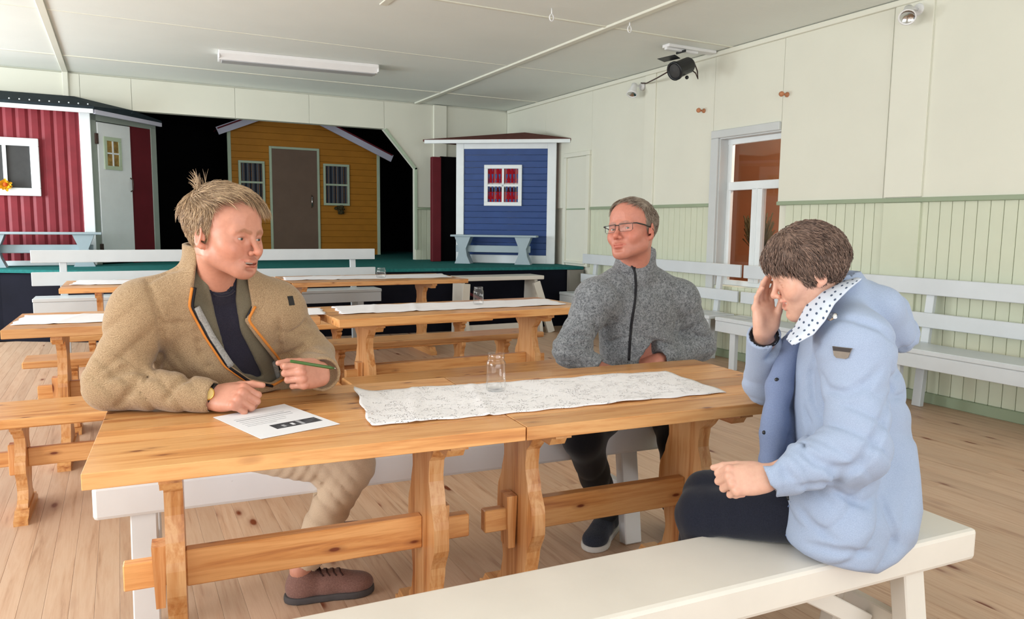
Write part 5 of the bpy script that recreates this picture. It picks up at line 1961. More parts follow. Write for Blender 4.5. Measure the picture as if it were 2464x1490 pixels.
lo, hi = bounds([rs, ls, pel, neck, re_, rw_, le_, lw_, kneR, ankR, kneL, ankL], 0.2)
body.append(body_core(core, lo, hi, SK1))
p1 = person('seated man with blond hair in an open beige jacket holding a green pen', body)
eyeballs(h_o, h_R, h_s, p1, (-0.16, 1.0, -0.02))
MB().box(-0.014, 0.082, -0.0655, 0.014, 0.086, -0.0615, 0.001, Matrix.Translation(Vector(h_o)) @ Matrix(h_R.tolist()).to_4x4() @ Matrix.Diagonal((h_s, h_s, h_s, 1))).build('teeth', 'teeth', p1)


# hair: short sides, longer top swept forward
r = np.random.RandomState(8)
er, ed, el = [], [], []
for i in range(34):      # fringe: locks swept forward and down over the far temple
    fx = r.uniform(-0.060, 0.026)
    root = A((fx, r.uniform(0.022, 0.056) - abs(fx) * 0.2, r.uniform(0.112, 0.125) - abs(fx) * 0.22))
    dr = A((r.uniform(-0.40, -0.15), 1.0, r.uniform(-0.34, -0.12) if fx < -0.005 else r.uniform(-0.45, -0.25)))
    ln = r.uniform(0.060, 0.092) if fx < -0.005 else r.uniform(0.034, 0.062)
    for k in range(26):
        er.append(root + r.normal(size=3) * A((0.0035, 0.004, 0.0015)))
        ed.append(dr + r.normal(size=3) * 0.06)
        el.append(ln * r.uniform(0.75, 1.05))
for i in range(9):       # tuft at the crown
    root = A((r.uniform(-0.010, 0.040), r.uniform(-0.100, -0.065), r.uniform(0.100, 0.116)))
    dr = A((r.uniform(-0.3, 0.4), r.uniform(-0.7, 0.2), 1.6))
    for k in range(9):
        er.append(root + r.normal(size=3) * 0.002)
        ed.append(dr + r.normal(size=3) * 0.09)
        el.append(r.uniform(0.025, 0.062))
for i in range(9):       # loose wisps at the back
    root = A((r.uniform(-0.02, 0.05), r.uniform(-0.115, -0.10), r.uniform(0.03, 0.09)))
    dr = A((r.uniform(-0.1, 0.4), -1.0, r.uniform(0.1, 0.9)))
    for k in range(5):
        er.append(root + r.normal(size=3) * 0.002)
        ed.append(dr + r.normal(size=3) * 0.12)
        el.append(r.uniform(0.02, 0.05))


def flow1(q):
    top = np.clip((q[:, 2] - 0.06) / 0.03, 0, 1)[:, None] * np.clip((q[:, 1] + 0.10) / 0.05, 0, 1)[:, None]
    return top * A((-0.35, 1.0, 0.1)) + (1 - top) * A((0.0, -0.35, -1.0))


make_hair(h_o, h_R, h_s, cap(0.019, 0.007, 0.0022, 90, 3), man_region([(-0.03, 0.008), (0.0, 0.014), (0.03, 0.020), (0.06, 0.024), (0.078, 0.024), (0.092, 0.032), (0.105, 0.050), (0.125, 0.066)]), (126, 100, 78), (204, 174, 138), flow1, 7500,
          lambda q: 0.060 if q[2] > 0.085 else 0.028, 0.0009, 5, p1, 'hair', 0.0010, 0.05, (0, 0, -0.35), 6, (er, ed, el), 0.020, 0.75, (-0.10, 0.0, -1.25))

# jacket
lo, hi = bounds([rs, ls, pel, neck, re_, rw_, le_, lw_], 0.19)
lo[2] = 0.60
J = Vol(lo, hi, 0.0058)
torso(J, rs, ls, pel, neck, 0.018, (0.175, 0.120, 0.175), (0.175, 0.135, 0.16), (0.175, 0.135, 0.12), 0.03)
tors = J.d.copy()
limb(J, [rs, re_], [0.078, 0.070], 0.0, 0.05)
limb(J, [re_, rw_], [0.066, 0.047], 0.0, 0.03)
limb(J, [ls, le_], [0.074, 0.066], 0.0, 0.05)
limb(J, [le_, lw_], [0.062, 0.052], 0.0, 0.03)
for q in ((-0.05, 0.02), (0.0, 0.0)):
    pass
fu = re_ - rs
folds(J, (rs + re_) / 2 + A((0, -0.03, 0)), 0.12, fu + A((0.25, 0, 0)), 0.085, 0.0055, 3)
folds(J, re_ + A((0.03, -0.03, 0.03)), 0.08, A((0.7, 0, 0.7)), 0.045, 0.0055, 5)
folds(J, re_ * 0.4 + rw_ * 0.6, 0.10, A((0.8, 0.0, 0.55)), 0.060, 0.0055, 7)
folds(J, (ls + le_) / 2, 0.11, A((0.3, 0, 1)), 0.07, 0.0045, 9)
folds(J, le_, 0.08, A((0, -0.3, 1)), 0.045, 0.005, 11)
folds(J, (pel + neck) / 2 + A((-0.15, -0.1, -0.02)), 0.15, A((0.8, 0, 0.6)), 0.10, 0.005, 13)
# collar
nx = h_R[:, 1]
ctop = neck + A((0.000, -0.004, 0.092))
J.rc(neck - A((0, 0, 0.03)), ctop, 0.092, 0.090, 0.03)
px, py, w = to_px(J.all())
dep = float((A(neck) - A((0, 0, CAM_H))) @ A(FWD))
sc = dep / F_PX
# wrist openings and neck hole
J.trim(rw_ + (rw_ - re_) * 0.03, rw_ - re_, 0.10)
J.trim(lw_ + (lw_ - le_) * 0.03, lw_ - le_, 0.10)
J.rc(rw_ - (re_ - rw_) * 0.05, rw_ + (rw_ - re_) * 0.5, 0.040, 0.040, 0.004, 'sub')
J.rc(lw_ - (le_ - lw_) * 0.02, lw_ + (lw_ - le_) * 0.5, 0.043, 0.043, 0.004, 'sub')
J.rc(neck - A((0, 0, 0.03)), ctop + (ctop - neck) * 1.5, 0.074, 0.074, 0.004, 'sub')
J.d = np.maximum(J.d, (J.all()[2] - (neck[2] + 0.098) - 0.10 * (J.all()[1] - neck[1]) + 0 * J.all()[0])).astype(np.float32)
OPEN = [(478, 600), (470, 660), (461, 738), (500, 804), (548, 874), (600, 911), (652, 921), (676, 906), (664, 872), (612, 806), (588, 772), (606, 735), (598, 690), (590, 640), (560, 600)]
cut = poly_sdf(px, py, OPEN) * sc
dpel = float((pel - A((0, 0, CAM_H))) @ A(FWD))


def front_half(w, py):
    return w - (dep + 0.01 + (dpel - dep) * np.clip((py - 668) / 420.0, -0.2, 1))


half = front_half(w, py)
cutd = np.maximum(cut, half)
J.d = -Vol.smin(-J.d, cutd.astype(np.float32), 0.006)
tb = np.maximum(J.all()[2] - 0.742, J.all()[1] - (2.405 - 0.0743 * J.all()[0]))
J.d = -Vol.smin(-J.d, tb.astype(np.float32), 0.006)
for cp, cr in ([(384, 770), (392, 830), (378, 880), (350, 915)], 0.006), ([(250, 915), (300, 890), (345, 892), (372, 908)], 0.006), ([(335, 905), (312, 945), (285, 975)], 0.005), \
        ([(470, 900), (425, 925), (398, 965)], 0.005), ([(470, 770), (485, 850), (520, 915)], 0.004), ([(352, 672), (372, 720), (384, 775)], 0.0030), ([(672, 770), (670, 830), (676, 890)], 0.005), \
        ([(700, 800), (735, 778), (760, 782)], 0.005), ([(690, 850), (730, 838), (778, 850)], 0.005), ([(398, 780), (455, 778)], 0.0025), ([(448, 640), (400, 655), (362, 676)], 0.0025):
    crease(J, cp, cr)
jacket = garment('jacket', J, 'beige_wool', p1, 1)
# shirt and t-shirt below it
S = Vol(lo, hi, 0.0065)
torso(S, rs, ls, pel, neck, 0.002, (0.168, 0.112, 0.172), (0.165, 0.125, 0.16), (0.165, 0.125, 0.12), 0.03)
S.rc(neck - A((0, 0, 0.03)), neck + A((0.01, -0.01, 0.052)), 0.070, 0.068, 0.015)
T = Vol(lo, hi, 0.0065)
T.d = (S.d + 0.009).astype(np.float32)
T.rc(neck - A((0, 0, 0.01)), neck + A((0.0, -0.02, 0.2)), 0.062, 0.062, 0.004, 'sub')
S.rc(neck - A((0, 0, 0.01)), neck + A((0.02, -0.02, 0.2)), 0.059, 0.060, 0.004, 'sub')
TEE = [(492, 640), (506, 700), (520, 765), (545, 850), (585, 900), (632, 906), (606, 855), (578, 800), (566, 720), (572, 640)]
sx_, sy_, sw_ = to_px(S.all())
cut2 = np.maximum(poly_sdf(sx_, sy_, TEE) * sc, front_half(sw_, sy_))
S.d = -Vol.smin(-S.d, cut2.astype(np.float32), 0.005)
folds(S, (pel + neck) / 2 + A((0.05, -0.1, 0.0)), 0.14, A((1, 0, 0.4)), 0.06, 0.003, 21)
shirt = garment('shirt', S, 'olive_shirt', p1)
tee = garment('t_shirt', T, 'navy_tee', p1)
seam('neck_rib', [T], [(505, 697), (515, 707), (535, 712), (554, 707), (565, 697)], 0.0045, 'navy_tee', tee)
ZL = [(463, 690), (455, 738), (493, 810), (541, 882), (596, 920), (652, 930), (685, 912)]
seam('zip_tape', [J], ZL, 0.0042, 'zip_orange', jacket)
seam('zip_tape', [J], ZL[:-1], 0.0046, 'zip_black', jacket, lift=-0.002, shift=A(RIGHT) * 0.0075)
seam('lining_edge', [J], ZL[1:4], 0.011, 'grey_lining', jacket, lift=-0.012, shift=A(RIGHT) * 0.018)
ZR = [(685, 912), (675, 868), (622, 802), (597, 770), (616, 735)]
seam('zip_tape', [J], ZR, 0.0040, 'zip_orange', jacket)
seam('zip_tape', [J], ZR, 0.0044, 'zip_black', jacket, lift=-0.002, shift=-A(RIGHT) * 0.007)
seam('lining_edge', [J], ZR[:2], 0.011, 'grey_lining', jacket, lift=-0.012, shift=-A(RIGHT) * 0.018)
MB().prism([(-0.009, -0.014), (0.009, -0.014), (0.009, 0.014), (-0.009, 0.014)], -0.003, 0.002, 'XY', on_surface(J, 700, 724)).build('badge', 'black_leather', jacket)
# trousers
lo, hi = bounds([hipR, hipL, kneR, ankR, kneL, ankL, pel], 0.16)
lo[2] = 0.05
TR = Vol(lo, hi, 0.007)
TR.ell(pel - A((0, 0, 0.02)), (0.17, 0.165, 0.10), 0)
limb(TR, [hipR, kneR, ankR + (kneR - ankR) * 0.12], [0.088, 0.072, 0.056], 0, 0.04)
limb(TR, [hipL, kneL, ankL + (kneL - ankL) * 0.12], [0.088, 0.070, 0.056], 0, 0.04)
folds(TR, kneR + A((-0.04, 0, -0.05)), 0.10, A((1, 0, 0.7)), 0.04, 0.006, 31)
folds(TR, (kneR + ankR) / 2, 0.12, A((0.5, 0, 1)), 0.06, 0.005, 33)
folds(TR, (hipR + kneR) / 2 + A((0.05, -0.05, -0.05)), 0.10, A((1, 0, -0.4)), 0.035, 0.004, 35)
TR.rc(ankR - (kneR - ankR) * 0.2, ankR + (kneR - ankR) * 0.16, 0.046, 0.046, 0.004, 'sub')
trousers = garment('trousers', TR, 'beige_cotton', p1)
s1 = shoe((0.725, 2.405, 0.0), (0.442, 2.452, 0.0), 0.085, 0.105, 'brown_suede', 'sole', p1)
shoe((0.91, 2.79, 0.0), (0.625, 2.81, 0.0), 0.085, 0.105, 'brown_suede', 'sole', p1, laces=False)

# wristwatch
wc = march([J, ], 516, 962)
wx = (rw_ - re_) / np.linalg.norm(rw_ - re_)
wpos = rw_ + wx * 0.000
wt = thing('wristwatch', 'gold wristwatch with dark strap on the beige-jacketed man', 'watch', Vector(wpos))
face = (-A(FWD) * 0.93 + A(UP) * 0.38)
face = face - wx * (face @ wx)
face /= np.linalg.norm(face)
m = Matrix.Translation(Vector(face * 0.030)) @ Vector(face).to_track_quat('Z', 'Y').to_matrix().to_4x4()
MB().lathe([(0.0175, -0.004), (0.0195, -0.002), (0.0195, 0.003), (0.0175, 0.0055), (0.0165, 0.0045)], 28, m).build('case', 'gold', wt)
MB().lathe([(0.0166, 0.0046), (0.0005, 0.0048)], 28, m).build('dial', 'gold_dial', wt)
side = np.cross(wx, face)
MB().tube([Vector(face * math.cos(a) * 0.030 + side * math.sin(a) * 0.0345) for a in [2 * PI * i / 24 for i in range(25)]], 0.004, 6).tube([Vector(face * math.cos(a) * 0.030 + side * math.sin(a) * 0.0345 + wx * 0.008) for a in [2 * PI * i / 24 for i in range(25)]], 0.004, 6).tube([Vector(face * math.cos(a) * 0.030 + side * math.sin(a) * 0.0345 - wx * 0.008) for a in [2 * PI * i / 24 for i in range(25)]], 0.004, 6).build('strap', 'black_leather', wt)
# pen
pa, pb = at(698, 869, 2.105), at(808, 887, 2.085)
pd = (pb - pa).normalized()
pn = thing('pen', 'green ballpoint pen held by the man in beige', 'pen', pa)
MB().tube([Vector((0, 0, 0)), pd * 0.002, (pb - pa) * 0.88, (pb - pa) * 0.97], [0.003, 0.0045, 0.0045, 0.002], 10).build('barrel', 'green_pen', pn)
MB().tube([(pb - pa) * 0.96, (pb - pa)], [0.002, 0.0008], 8).build('tip', 'chrome', pn)

# ------------------------------------------------------------------ the man in the grey fleece
SK2 = (184, 124, 106)
h_o, h_s = A((1.780, 2.394, 1.240)), 1.03
h_R = rot_head(110.8, 8.0, 7.0)
rs, ls = A(at(1432, 722, 2.43)), A(at(1634, 722, 2.43))
neck, pel = A(at(1526, 652, 2.44)), A((1.92, 2.52, 0.58))
re_, rw_ = A(at(1372, 842, 2.42)), A(at(1438, 884, 2.345))
le_, lw_ = A(at(1684, 830, 2.42)), A(at(1588, 866, 2.345))
hipR, hipL = A((1.84, 2.49, 0.56)), A((2.01, 2.47, 0.56))
kneR, ankR = A(at(1402, 1052, 2.20)), A(at(1462, 1240, 2.44))
kneL, ankL = A(at(1632, 1062, 2.12)), A((2.02, 2.37, 0.09))
body = [make_head(h_o, h_R, h_s, neck - A((0, 0, 0.02)), SK2, (120, 92, 80), 'closed', 'open', 1.06, 0.2, 0.55, 1.3, 0.058, 0.25, 0.000, 0.0026, 0.007)]
hR = make_hand(rw_, A(RIGHT) * 0.9 - A(UP) * 0.30, A(UP) * 0.9 - A(FWD) * 0.4, -1, [(25, 30, 20)] * 4, SK2, 1.0, 0.03, (0.5, 0.8, -0.1), 0.2, 0.06, re_ - rw_)
body.append(hR[:3])
hL = make_hand(lw_, -A(RIGHT) * 0.95 - A(UP) * 0.22, A(UP) * 0.85 - A(FWD) * 0.55, 1, [(22, 30, 20)] * 4, SK2, 1.0, 0.03, (0.5, 0.8, -0.1), 0.2, 0.06, le_ - lw_)
body.append(hL[:3])


def core(V):
    torso(V, rs, ls, pel, neck, -0.03)
    limb(V, [rs, re_, rw_], [0.045, 0.036, 0.017])
    limb(V, [ls, le_, lw_], [0.045, 0.036, 0.017])
    limb(V, [hipR, kneR, ankR], [0.068, 0.048, 0.036])
    limb(V, [hipL, kneL, ankL], [0.068, 0.048, 0.036])


lo, hi = bounds([rs, ls, pel, neck, re_, rw_, le_, lw_, kneR, ankR, kneL, ankL], 0.2)
body.append(body_core(core, lo, hi, SK2))
p2 = person('seated man with glasses and short grey hair in grey fleece jacket', body)
eyeballs(h_o, h_R, h_s, p2, (-0.35, 1.0, 0.12))


def flow2(q):
    top = np.clip((q[:, 2] - 0.075) / 0.03, 0, 1)[:, None]
    return top * A((0.6, 0.9, 0.0)) + (1 - top) * A((0.0, -0.3, -1.0))


make_hair(h_o, h_R, h_s, cap(0.011, 0.005, 0.0012, 110, 5), man_region([(-0.03, 0.006), (0.0, 0.012), (0.03, 0.020), (0.06, 0.026), (0.078, 0.030), (0.092, 0.044), (0.105, 0.056), (0.125, 0.066)]), (104, 84, 72), (172, 158, 142), flow2, 6000,
          lambda q: 0.034 if q[2] > 0.085 else 0.018, 0.0008, 6, p2, 'hair', 0.0008, 0.04, (0, 0, -0.3), 5)
# fleece
lo, hi = bounds([rs, ls, pel, neck, re_, rw_, le_, lw_], 0.17)
lo[2] = 0.52
J = Vol(lo, hi, 0.0058)
torso(J, rs, ls, pel, neck, 0.008, (0.165, 0.115, 0.17), (0.165, 0.130, 0.16), (0.165, 0.13, 0.12), 0.03)
limb(J, [rs, re_], [0.072, 0.064], 0.0, 0.05)
limb(J, [re_, rw_], [0.062, 0.044], 0.0, 0.03)
limb(J, [ls, le_], [0.072, 0.064], 0.0, 0.05)
limb(J, [le_, lw_], [0.062, 0.044], 0.0, 0.03)
folds(J, (rs + re_) / 2, 0.11, re_ - rs, 0.07, 0.004, 41)
folds(J, re_, 0.08, A((0.1, 0, 1)), 0.042, 0.006, 43)
folds(J, (ls + le_) / 2, 0.11, le_ - ls, 0.07, 0.004, 45)
folds(J, le_, 0.08, A((-0.1, 0, 1)), 0.042, 0.006, 47)
folds(J, (pel + neck) / 2 + A((0.0, -0.1, -0.06)), 0.16, A((0.6, 0, 0.8)), 0.09, 0.005, 49)
folds(J, rs * 0.6 + neck * 0.4 + A((0, -0.08, -0.06)), 0.12, A((1, 0, 0.6)), 0.08, 0.004, 51)
ctop = neck + A((0.012, 0.006, 0.066))
J.rc(neck - A((0, 0, 0.02)), ctop, 0.081, 0.080, 0.02)
J.rc(neck - A((0, 0, 0.03)), ctop + (ctop - neck) * 1.5, 0.069, 0.072, 0.004, 'sub')
J.trim(rw_ + (rw_ - re_) * 0.03, rw_ - re_, 0.09)
J.trim(lw_ + (lw_ - le_) * 0.03, lw_ - le_, 0.09)
J.rc(rw_ - (re_ - rw_) * 0.02, rw_ + (rw_ - re_) * 0.5, 0.034, 0.036, 0.004, 'sub')
J.rc(lw_ - (le_ - lw_) * 0.02, lw_ + (lw_ - le_) * 0.5, 0.036, 0.036, 0.004, 'sub')
px, py, w = to_px(J.all())
dep = float((neck - A((0, 0, CAM_H))) @ A(FWD))
cut = np.maximum(poly_sdf(px, py, [(1496, 600), (1508, 622), (1527, 647), (1532, 622), (1546, 600)]) * dep / F_PX, w - dep)
J.d = -Vol.smin(-J.d, cut.astype(np.float32), 0.004)
for cp, cr in ([(1430, 770), (1436, 815), (1420, 850)], 0.005), ([(1350, 815), (1390, 805), (1424, 812)], 0.005), ([(1360, 835), (1400, 832), (1428, 845)], 0.005), ([(1428, 845), (1465, 825), (1500, 812)], 0.005), \
        ([(1634, 750), (1624, 800), (1632, 830)], 0.005), ([(1632, 812), (1670, 806), (1705, 815)], 0.005), ([(1560, 815), (1590, 826), (1630, 832)], 0.005), ([(1648, 832), (1690, 826)], 0.004):
    crease(J, cp, cr)
jacket = garment('fleece_jacket', J, 'grey_wool', p2, 1)
seam('zip', [J], [(1504, 620), (1515, 634), (1527, 648), (1531, 690), (1527, 730), (1519, 780), (1515, 830), (1513, 870)], 0.0052, 'zip_black', jacket)
seam('zip', [J], [(1534, 618), (1530, 634), (1527, 648)], 0.0036, 'zip_black', jacket)
lo, hi = bounds([hipR, hipL, kneR, ankR, kneL, ankL, pel], 0.16)
lo[2] = 0.05
TR = Vol(lo, hi, 0.007)
TR.ell(pel - A((0, 0, 0.02)), (0.18, 0.15, 0.10), 0)
for a, b, c2 in ((hipR, kneR, ankR), (hipL, kneL, ankL)):
    limb(TR, [a, b, c2 + (b - c2) * 0.06], [0.088, 0.068, 0.052], 0, 0.04)
    folds(TR, b * 0.5 + c2 * 0.5, 0.14, (c2 - b) + A((0.2, 0, 0.1)), 0.11, 0.004, 61)
garment('trousers', TR, 'black_cotton', p2)
shoe((1.572, 2.318, 0.0), (1.80, 2.50, 0.0), 0.085, 0.105, 'dark_suede', 'pale_sole', p2, laces=False)
shoe((1.90, 2.14, 0.0), (2.06, 2.40, 0.0), 0.085, 0.105, 'dark_suede', 'pale_sole', p2, laces=False)
# glasses
gl = thing('eyeglasses', 'dark framed eyeglasses worn by the man in grey', 'glasses', Vector(h_o))


def hp(x, y, z):
    return Vector(h_s * (h_R @ A((x, y, z))))


for q in (-1, 1):
    cx0, hw, hh, yy = q * 0.0340, 0.0255, 0.0140, 0.1005
    ring = [(-hw, -hh * 0.6), (-hw, hh), (hw, hh), (hw, -hh * 0.6), (hw * 0.75, -hh), (-hw * 0.75, -hh)]
    P = [hp(cx0 + u, yy - 0.05 * (abs(cx0 + u) / 0.06) ** 2 * 0.25, v - 0.001) for u, v in ring]
    rim = MB().tube(P[0:4], 0.0014, 6).tube([P[3], P[4], P[5], P[0]], 0.0007, 5).build('rim', 'frame_dark', gl)
    n = len(P)
    cc = sum(P, Vector()) / n
    nrm = Vector(h_R[:, 1]) * 0.0006
    MB().add([p + nrm for p in P] + [p - nrm for p in P], [tuple(range(n)), tuple(range(2 * n - 1, n - 1, -1))]).build('lens', 'pane', rim)
    MB().tube([hp(q * 0.0610, 0.0875, 0.0135), hp(q * 0.072, 0.080, 0.0135), hp(q * 0.0795, 0.040, 0.012), hp(q * 0.082, 0.004, 0.009), hp(q * 0.0815, -0.018, 0.004), hp(q * 0.081, -0.032, -0.012)], [0.0022, 0.0026, 0.0026, 0.0022, 0.0016, 0.0014], 6).build('temple', 'frame_dark', gl)
MB().tube([hp(-0.009, 0.100, 0.008), hp(0, 0.1015, 0.0095), hp(0.009, 0.100, 0.008)], 0.0018, 6).build('bridge', 'frame_dark', gl)

# ------------------------------------------------------------------ the woman in the pale blue jacket
SK3 = (208, 164, 144)
h_o, h_s = A(at(1940, 654, 1.365)), A((0.95, 0.89, 0.95))
h_R = rot_head(53.0, -22.5, -3.0)
ls, rs = A(at(2058, 836, 1.215)), A(at(1990, 815, 1.50))
neck, pel = A(at(2000, 722, 1.37)), A(at(2085, 1195, 1.29))
le_, lw_ = A(at(2062, 1082, 1.14)), A(at(1846, 1150, 1.235))
re_, rw_ = A(at(1842, 921, 1.60)), A(at(1838, 802, 1.47))
hipL, hipR = A(at(2040, 1228, 1.22)), A(at(2020, 1200, 1.36))
kneL, ankL = A(at(1690, 1240, 1.49)), A((1.56, 1.52, 0.10))
kneR, ankR = A(at(1706, 1196, 1.53)), A((1.50, 1.68, 0.10))
ankL = A((1.50, 1.55, 0.11))
body = [make_head(h_o, h_R, h_s, neck - A((0, 0, 0.03)), SK3, (96, 74, 64), 'laugh', 'closed', 0.95, 0.0, 0.35, 0.9, 0.051, 1.0, -0.003)]
hL = make_hand(lw_, -A(RIGHT) * 1.0 - A(UP) * 0.10 + A(FWD) * 0.1, -A(FWD) * 0.85 + A(UP) * 0.45, 1, [(56, 74, 38), (62, 76, 38), (66, 76, 38), (66, 74, 38)], SK3, 0.97, 0.0, (0.25, 0.95, -0.15), 0.2, 0.06, le_ - lw_)
body.append(hL[:3])
hR = make_hand(rw_, A(UP) * 1.0 - A(RIGHT) * 0.06 - A(FWD) * 0.02, A(FWD) * 0.92 - A(RIGHT) * 0.35, -1, [(16, 16, 10), (12, 16, 10), (14, 18, 12), (18, 22, 14)], SK3, 0.92, 0.02, (0.20, 0.95, -0.30), 0.06, 0.06, re_ - rw_)
body.append(hR[:3])


def core(V):
    torso(V, rs, ls, pel, neck, -0.035)
    limb(V, [rs, re_, rw_], [0.040, 0.032, 0.016])
    limb(V, [ls, le_, lw_], [0.040, 0.032, 0.016])
    limb(V, [hipR, kneR, ankR], [0.066, 0.046, 0.034])
    limb(V, [hipL, kneL, ankL], [0.066, 0.046, 0.034])


lo, hi = bounds([rs, ls, pel, neck, re_, rw_, le_, lw_, kneR, ankR, kneL, ankL], 0.2)
body.append(body_core(core, lo, hi, SK3))
p3 = person('laughing woman with short brown hair in pale blue jacket shading her eyes', body)
MB().box(-0.018, 0.080, -0.0655, 0.018, 0.0845, -0.0565, 0.001, Matrix.Translation(Vector(h_o)) @ Matrix(h_R.tolist()).to_4x4() @ Matrix.Diagonal((0.95, 0.89, 0.95, 1))).build('teeth', 'teeth', p3)


def her_region(p):
    x, y, z = np.broadcast_arrays(*p)
    n = 0.006 * wob((x, y, z), 90, 12)
    front = y - 0.115
    # lower edge: fringe on the brow, curls over the ears, short nape
    low = np.interp(y, [-0.12, -0.085, -0.055, -0.03, -0.005, 0.030, 0.042, 0.055, 0.10], [-0.045, -0.062, -0.060, -0.030, -0.040, -0.028, 0.010, 0.034, 0.042])
    return np.maximum(front, low - z + n)


def flow3(q):
    top = np.clip((q[:, 2] - 0.05) / 0.05, 0, 1)[:, None]
    fr = np.clip((q[:, 1] - 0.0) / 0.05, 0, 1)[:, None]
    side = np.sign(q[:, 0])[:, None]
    return top * (A((0, 0.8, 0.0)) * fr + A((0, -0.8, 0.0)) * (1 - fr)) + np.concatenate([0.5 * side, 0.4 * fr - 0.2, -(1 - 0.5 * top)], 1)


make_hair(h_o, h_R, h_s, cap(0.013, 0.013, 0.0045, 80, 9), her_region, (68, 53, 47), (146, 120, 106), flow3, 6500,
          lambda q: 0.034, 0.0012, 9, p3, 'hair', 0.0028, 0.03, (0, 0, -0.45), 8)
# jacket: body, sleeves, skirt over the bench
lo, hi = bounds([rs, ls, pel, neck, re_, rw_, le_, lw_], 0.21)
lo[2] = 0.33
J = Vol(lo, hi, 0.0062)
torso(J, rs, ls, pel, neck, 0.016, (0.135, 0.118, 0.17), (0.140, 0.122, 0.17), (0.155, 0.135, 0.13), 0.015, 0.07, 0.058)
# skirt spreading over the seat and hanging over its front edge
back = A(RIGHT)
J.ell(A(at(2080, 1190, 1.27)), (0.15, 0.14, 0.15), 0.06)
J.rc(A(at(2000, 1140, 1.24)), A(at(1985, 1280, 1.22)), 0.11, 0.090, 0.05)
J.rc(A(at(2110, 1150, 1.26)), A(at(2110, 1275, 1.25)), 0.11, 0.095, 0.06)
J.rc(A(at(2030, 1270, 1.175)), A(at(2050, 1335, 1.160)), 0.075, 0.055, 0.06)
J.rc(A(at(2110, 1270, 1.175)), A(at(2110, 1345, 1.155)), 0.085, 0.060, 0.06)
limb(J, [ls, le_], [0.078, 0.070], 0.0, 0.06)
limb(J, [le_, lw_], [0.068, 0.049], 0.0, 0.03)
limb(J, [rs, re_], [0.070, 0.062], 0.0, 0.05)
limb(J, [re_, rw_ - (rw_ - re_) * 0.06], [0.060, 0.046], 0.0, 0.025)
folds(J, (ls + le_) / 2, 0.13, le_ - ls + A((0.15, 0, 0)), 0.10, 0.0045, 71)
folds(J, le_ + A((-0.02, 0, 0.03)), 0.10, A((0.7, 0, 0.8)), 0.055, 0.008, 73)
folds(J, le_ * 0.5 + lw_ * 0.5, 0.09, A((0.9, 0, 0.4)), 0.055, 0.006, 75)
folds(J, re_, 0.08, A((0.3, 0, 1)), 0.05, 0.005, 77)
folds(J, A(at(2130, 980, 1.3)), 0.16, A((0.4, 0.2, 1)), 0.085, 0.007, 79)
folds(J, A(at(2000, 1270, 1.2)), 0.16, A((0.8, 0, -0.7)), 0.075, 0.007, 81)
folds(J, A(at(2120, 1290, 1.2)), 0.12, A((0.3, 0, 1)), 0.07, 0.006, 82)
# hood folded on the back
R3 = basis(rs, ls, pel, neck)
J.chain([A(at(2062, 712, 1.30)), A(at(2118, 742, 1.27)), A(at(2160, 800, 1.28))], [0.045, 0.052, 0.045], 0.03)
J.chain([A(at(2080, 708, 1.50)), A(at(2150, 748, 1.48)), A(at(2172, 800, 1.40))], [0.045, 0.055, 0.050], 0.03)
J.rc(A(at(2130, 760, 1.36)), A(at(2170, 812, 1.34)), 0.07, 0.045, 0.03)
# standing collar
cfw = neck + R3[:, 1] * 0.055 - A((0, 0, 0.035))
J.rc(neck - A((0, 0, 0.01)), neck + R3[:, 1] * 0.005 + A((0, 0, 0.035)), 0.088, 0.086, 0.02)
J.rc(neck - A((0, 0, 0.04)), neck + R3[:, 1] * 0.03 + A((0, 0, 0.2)), 0.074, 0.080, 0.006, 'sub')
J.trim(rw_ - (rw_ - re_) * 0.02, rw_ - re_, 0.09)
J.trim(lw_ + (lw_ - le_) * 0.04, lw_ - le_, 0.09)
J.rc(rw_ - (rw_ - re_) * 0.12, rw_ + (rw_ - re_) * 0.5, 0.036, 0.036, 0.004, 'sub')
J.rc(lw_ - (lw_ - le_) * 0.02, lw_ + (lw_ - le_) * 0.5, 0.038, 0.038, 0.004, 'sub')
JF = J.d.copy()
# open front
px, py, w = to_px(J.all())
dep = float((neck - A((0, 0, CAM_H))) @ A(FWD))
cut = np.maximum(poly_sdf(px, py, [(1880, 812), (1920, 800), (1898, 880), (1896, 960), (1897, 1040), (1892, 1085), (1860, 1118), (1700, 1130), (1740, 1000)]) * dep / F_PX, w - (dep + 0.06))
J.d = -Vol.smin(-J.d, cut.astype(np.float32), 0.008)
HEM = [(1700, 1125), (1866, 1180), (1858, 1225), (1868, 1265), (1888, 1300), (1935, 1335), (1985, 1360), (2060, 1376), (2112, 1382), (2160, 1355), (2206, 1312), (2222, 1230), (2216, 1150), (2205, 1060), (2198, 960), (2192, 890), (2198, 840), (2214, 800), (2400, 700), (2400, 300), (1500, 300), (1500, 1125)]
hem = np.where((py > 1120) | ((px > 2150) & (py > 830)), poly_sdf(px, py, HEM), -200) * dep / F_PX
J.d = -Vol.smin(-J.d, -hem.astype(np.float32), 0.012)
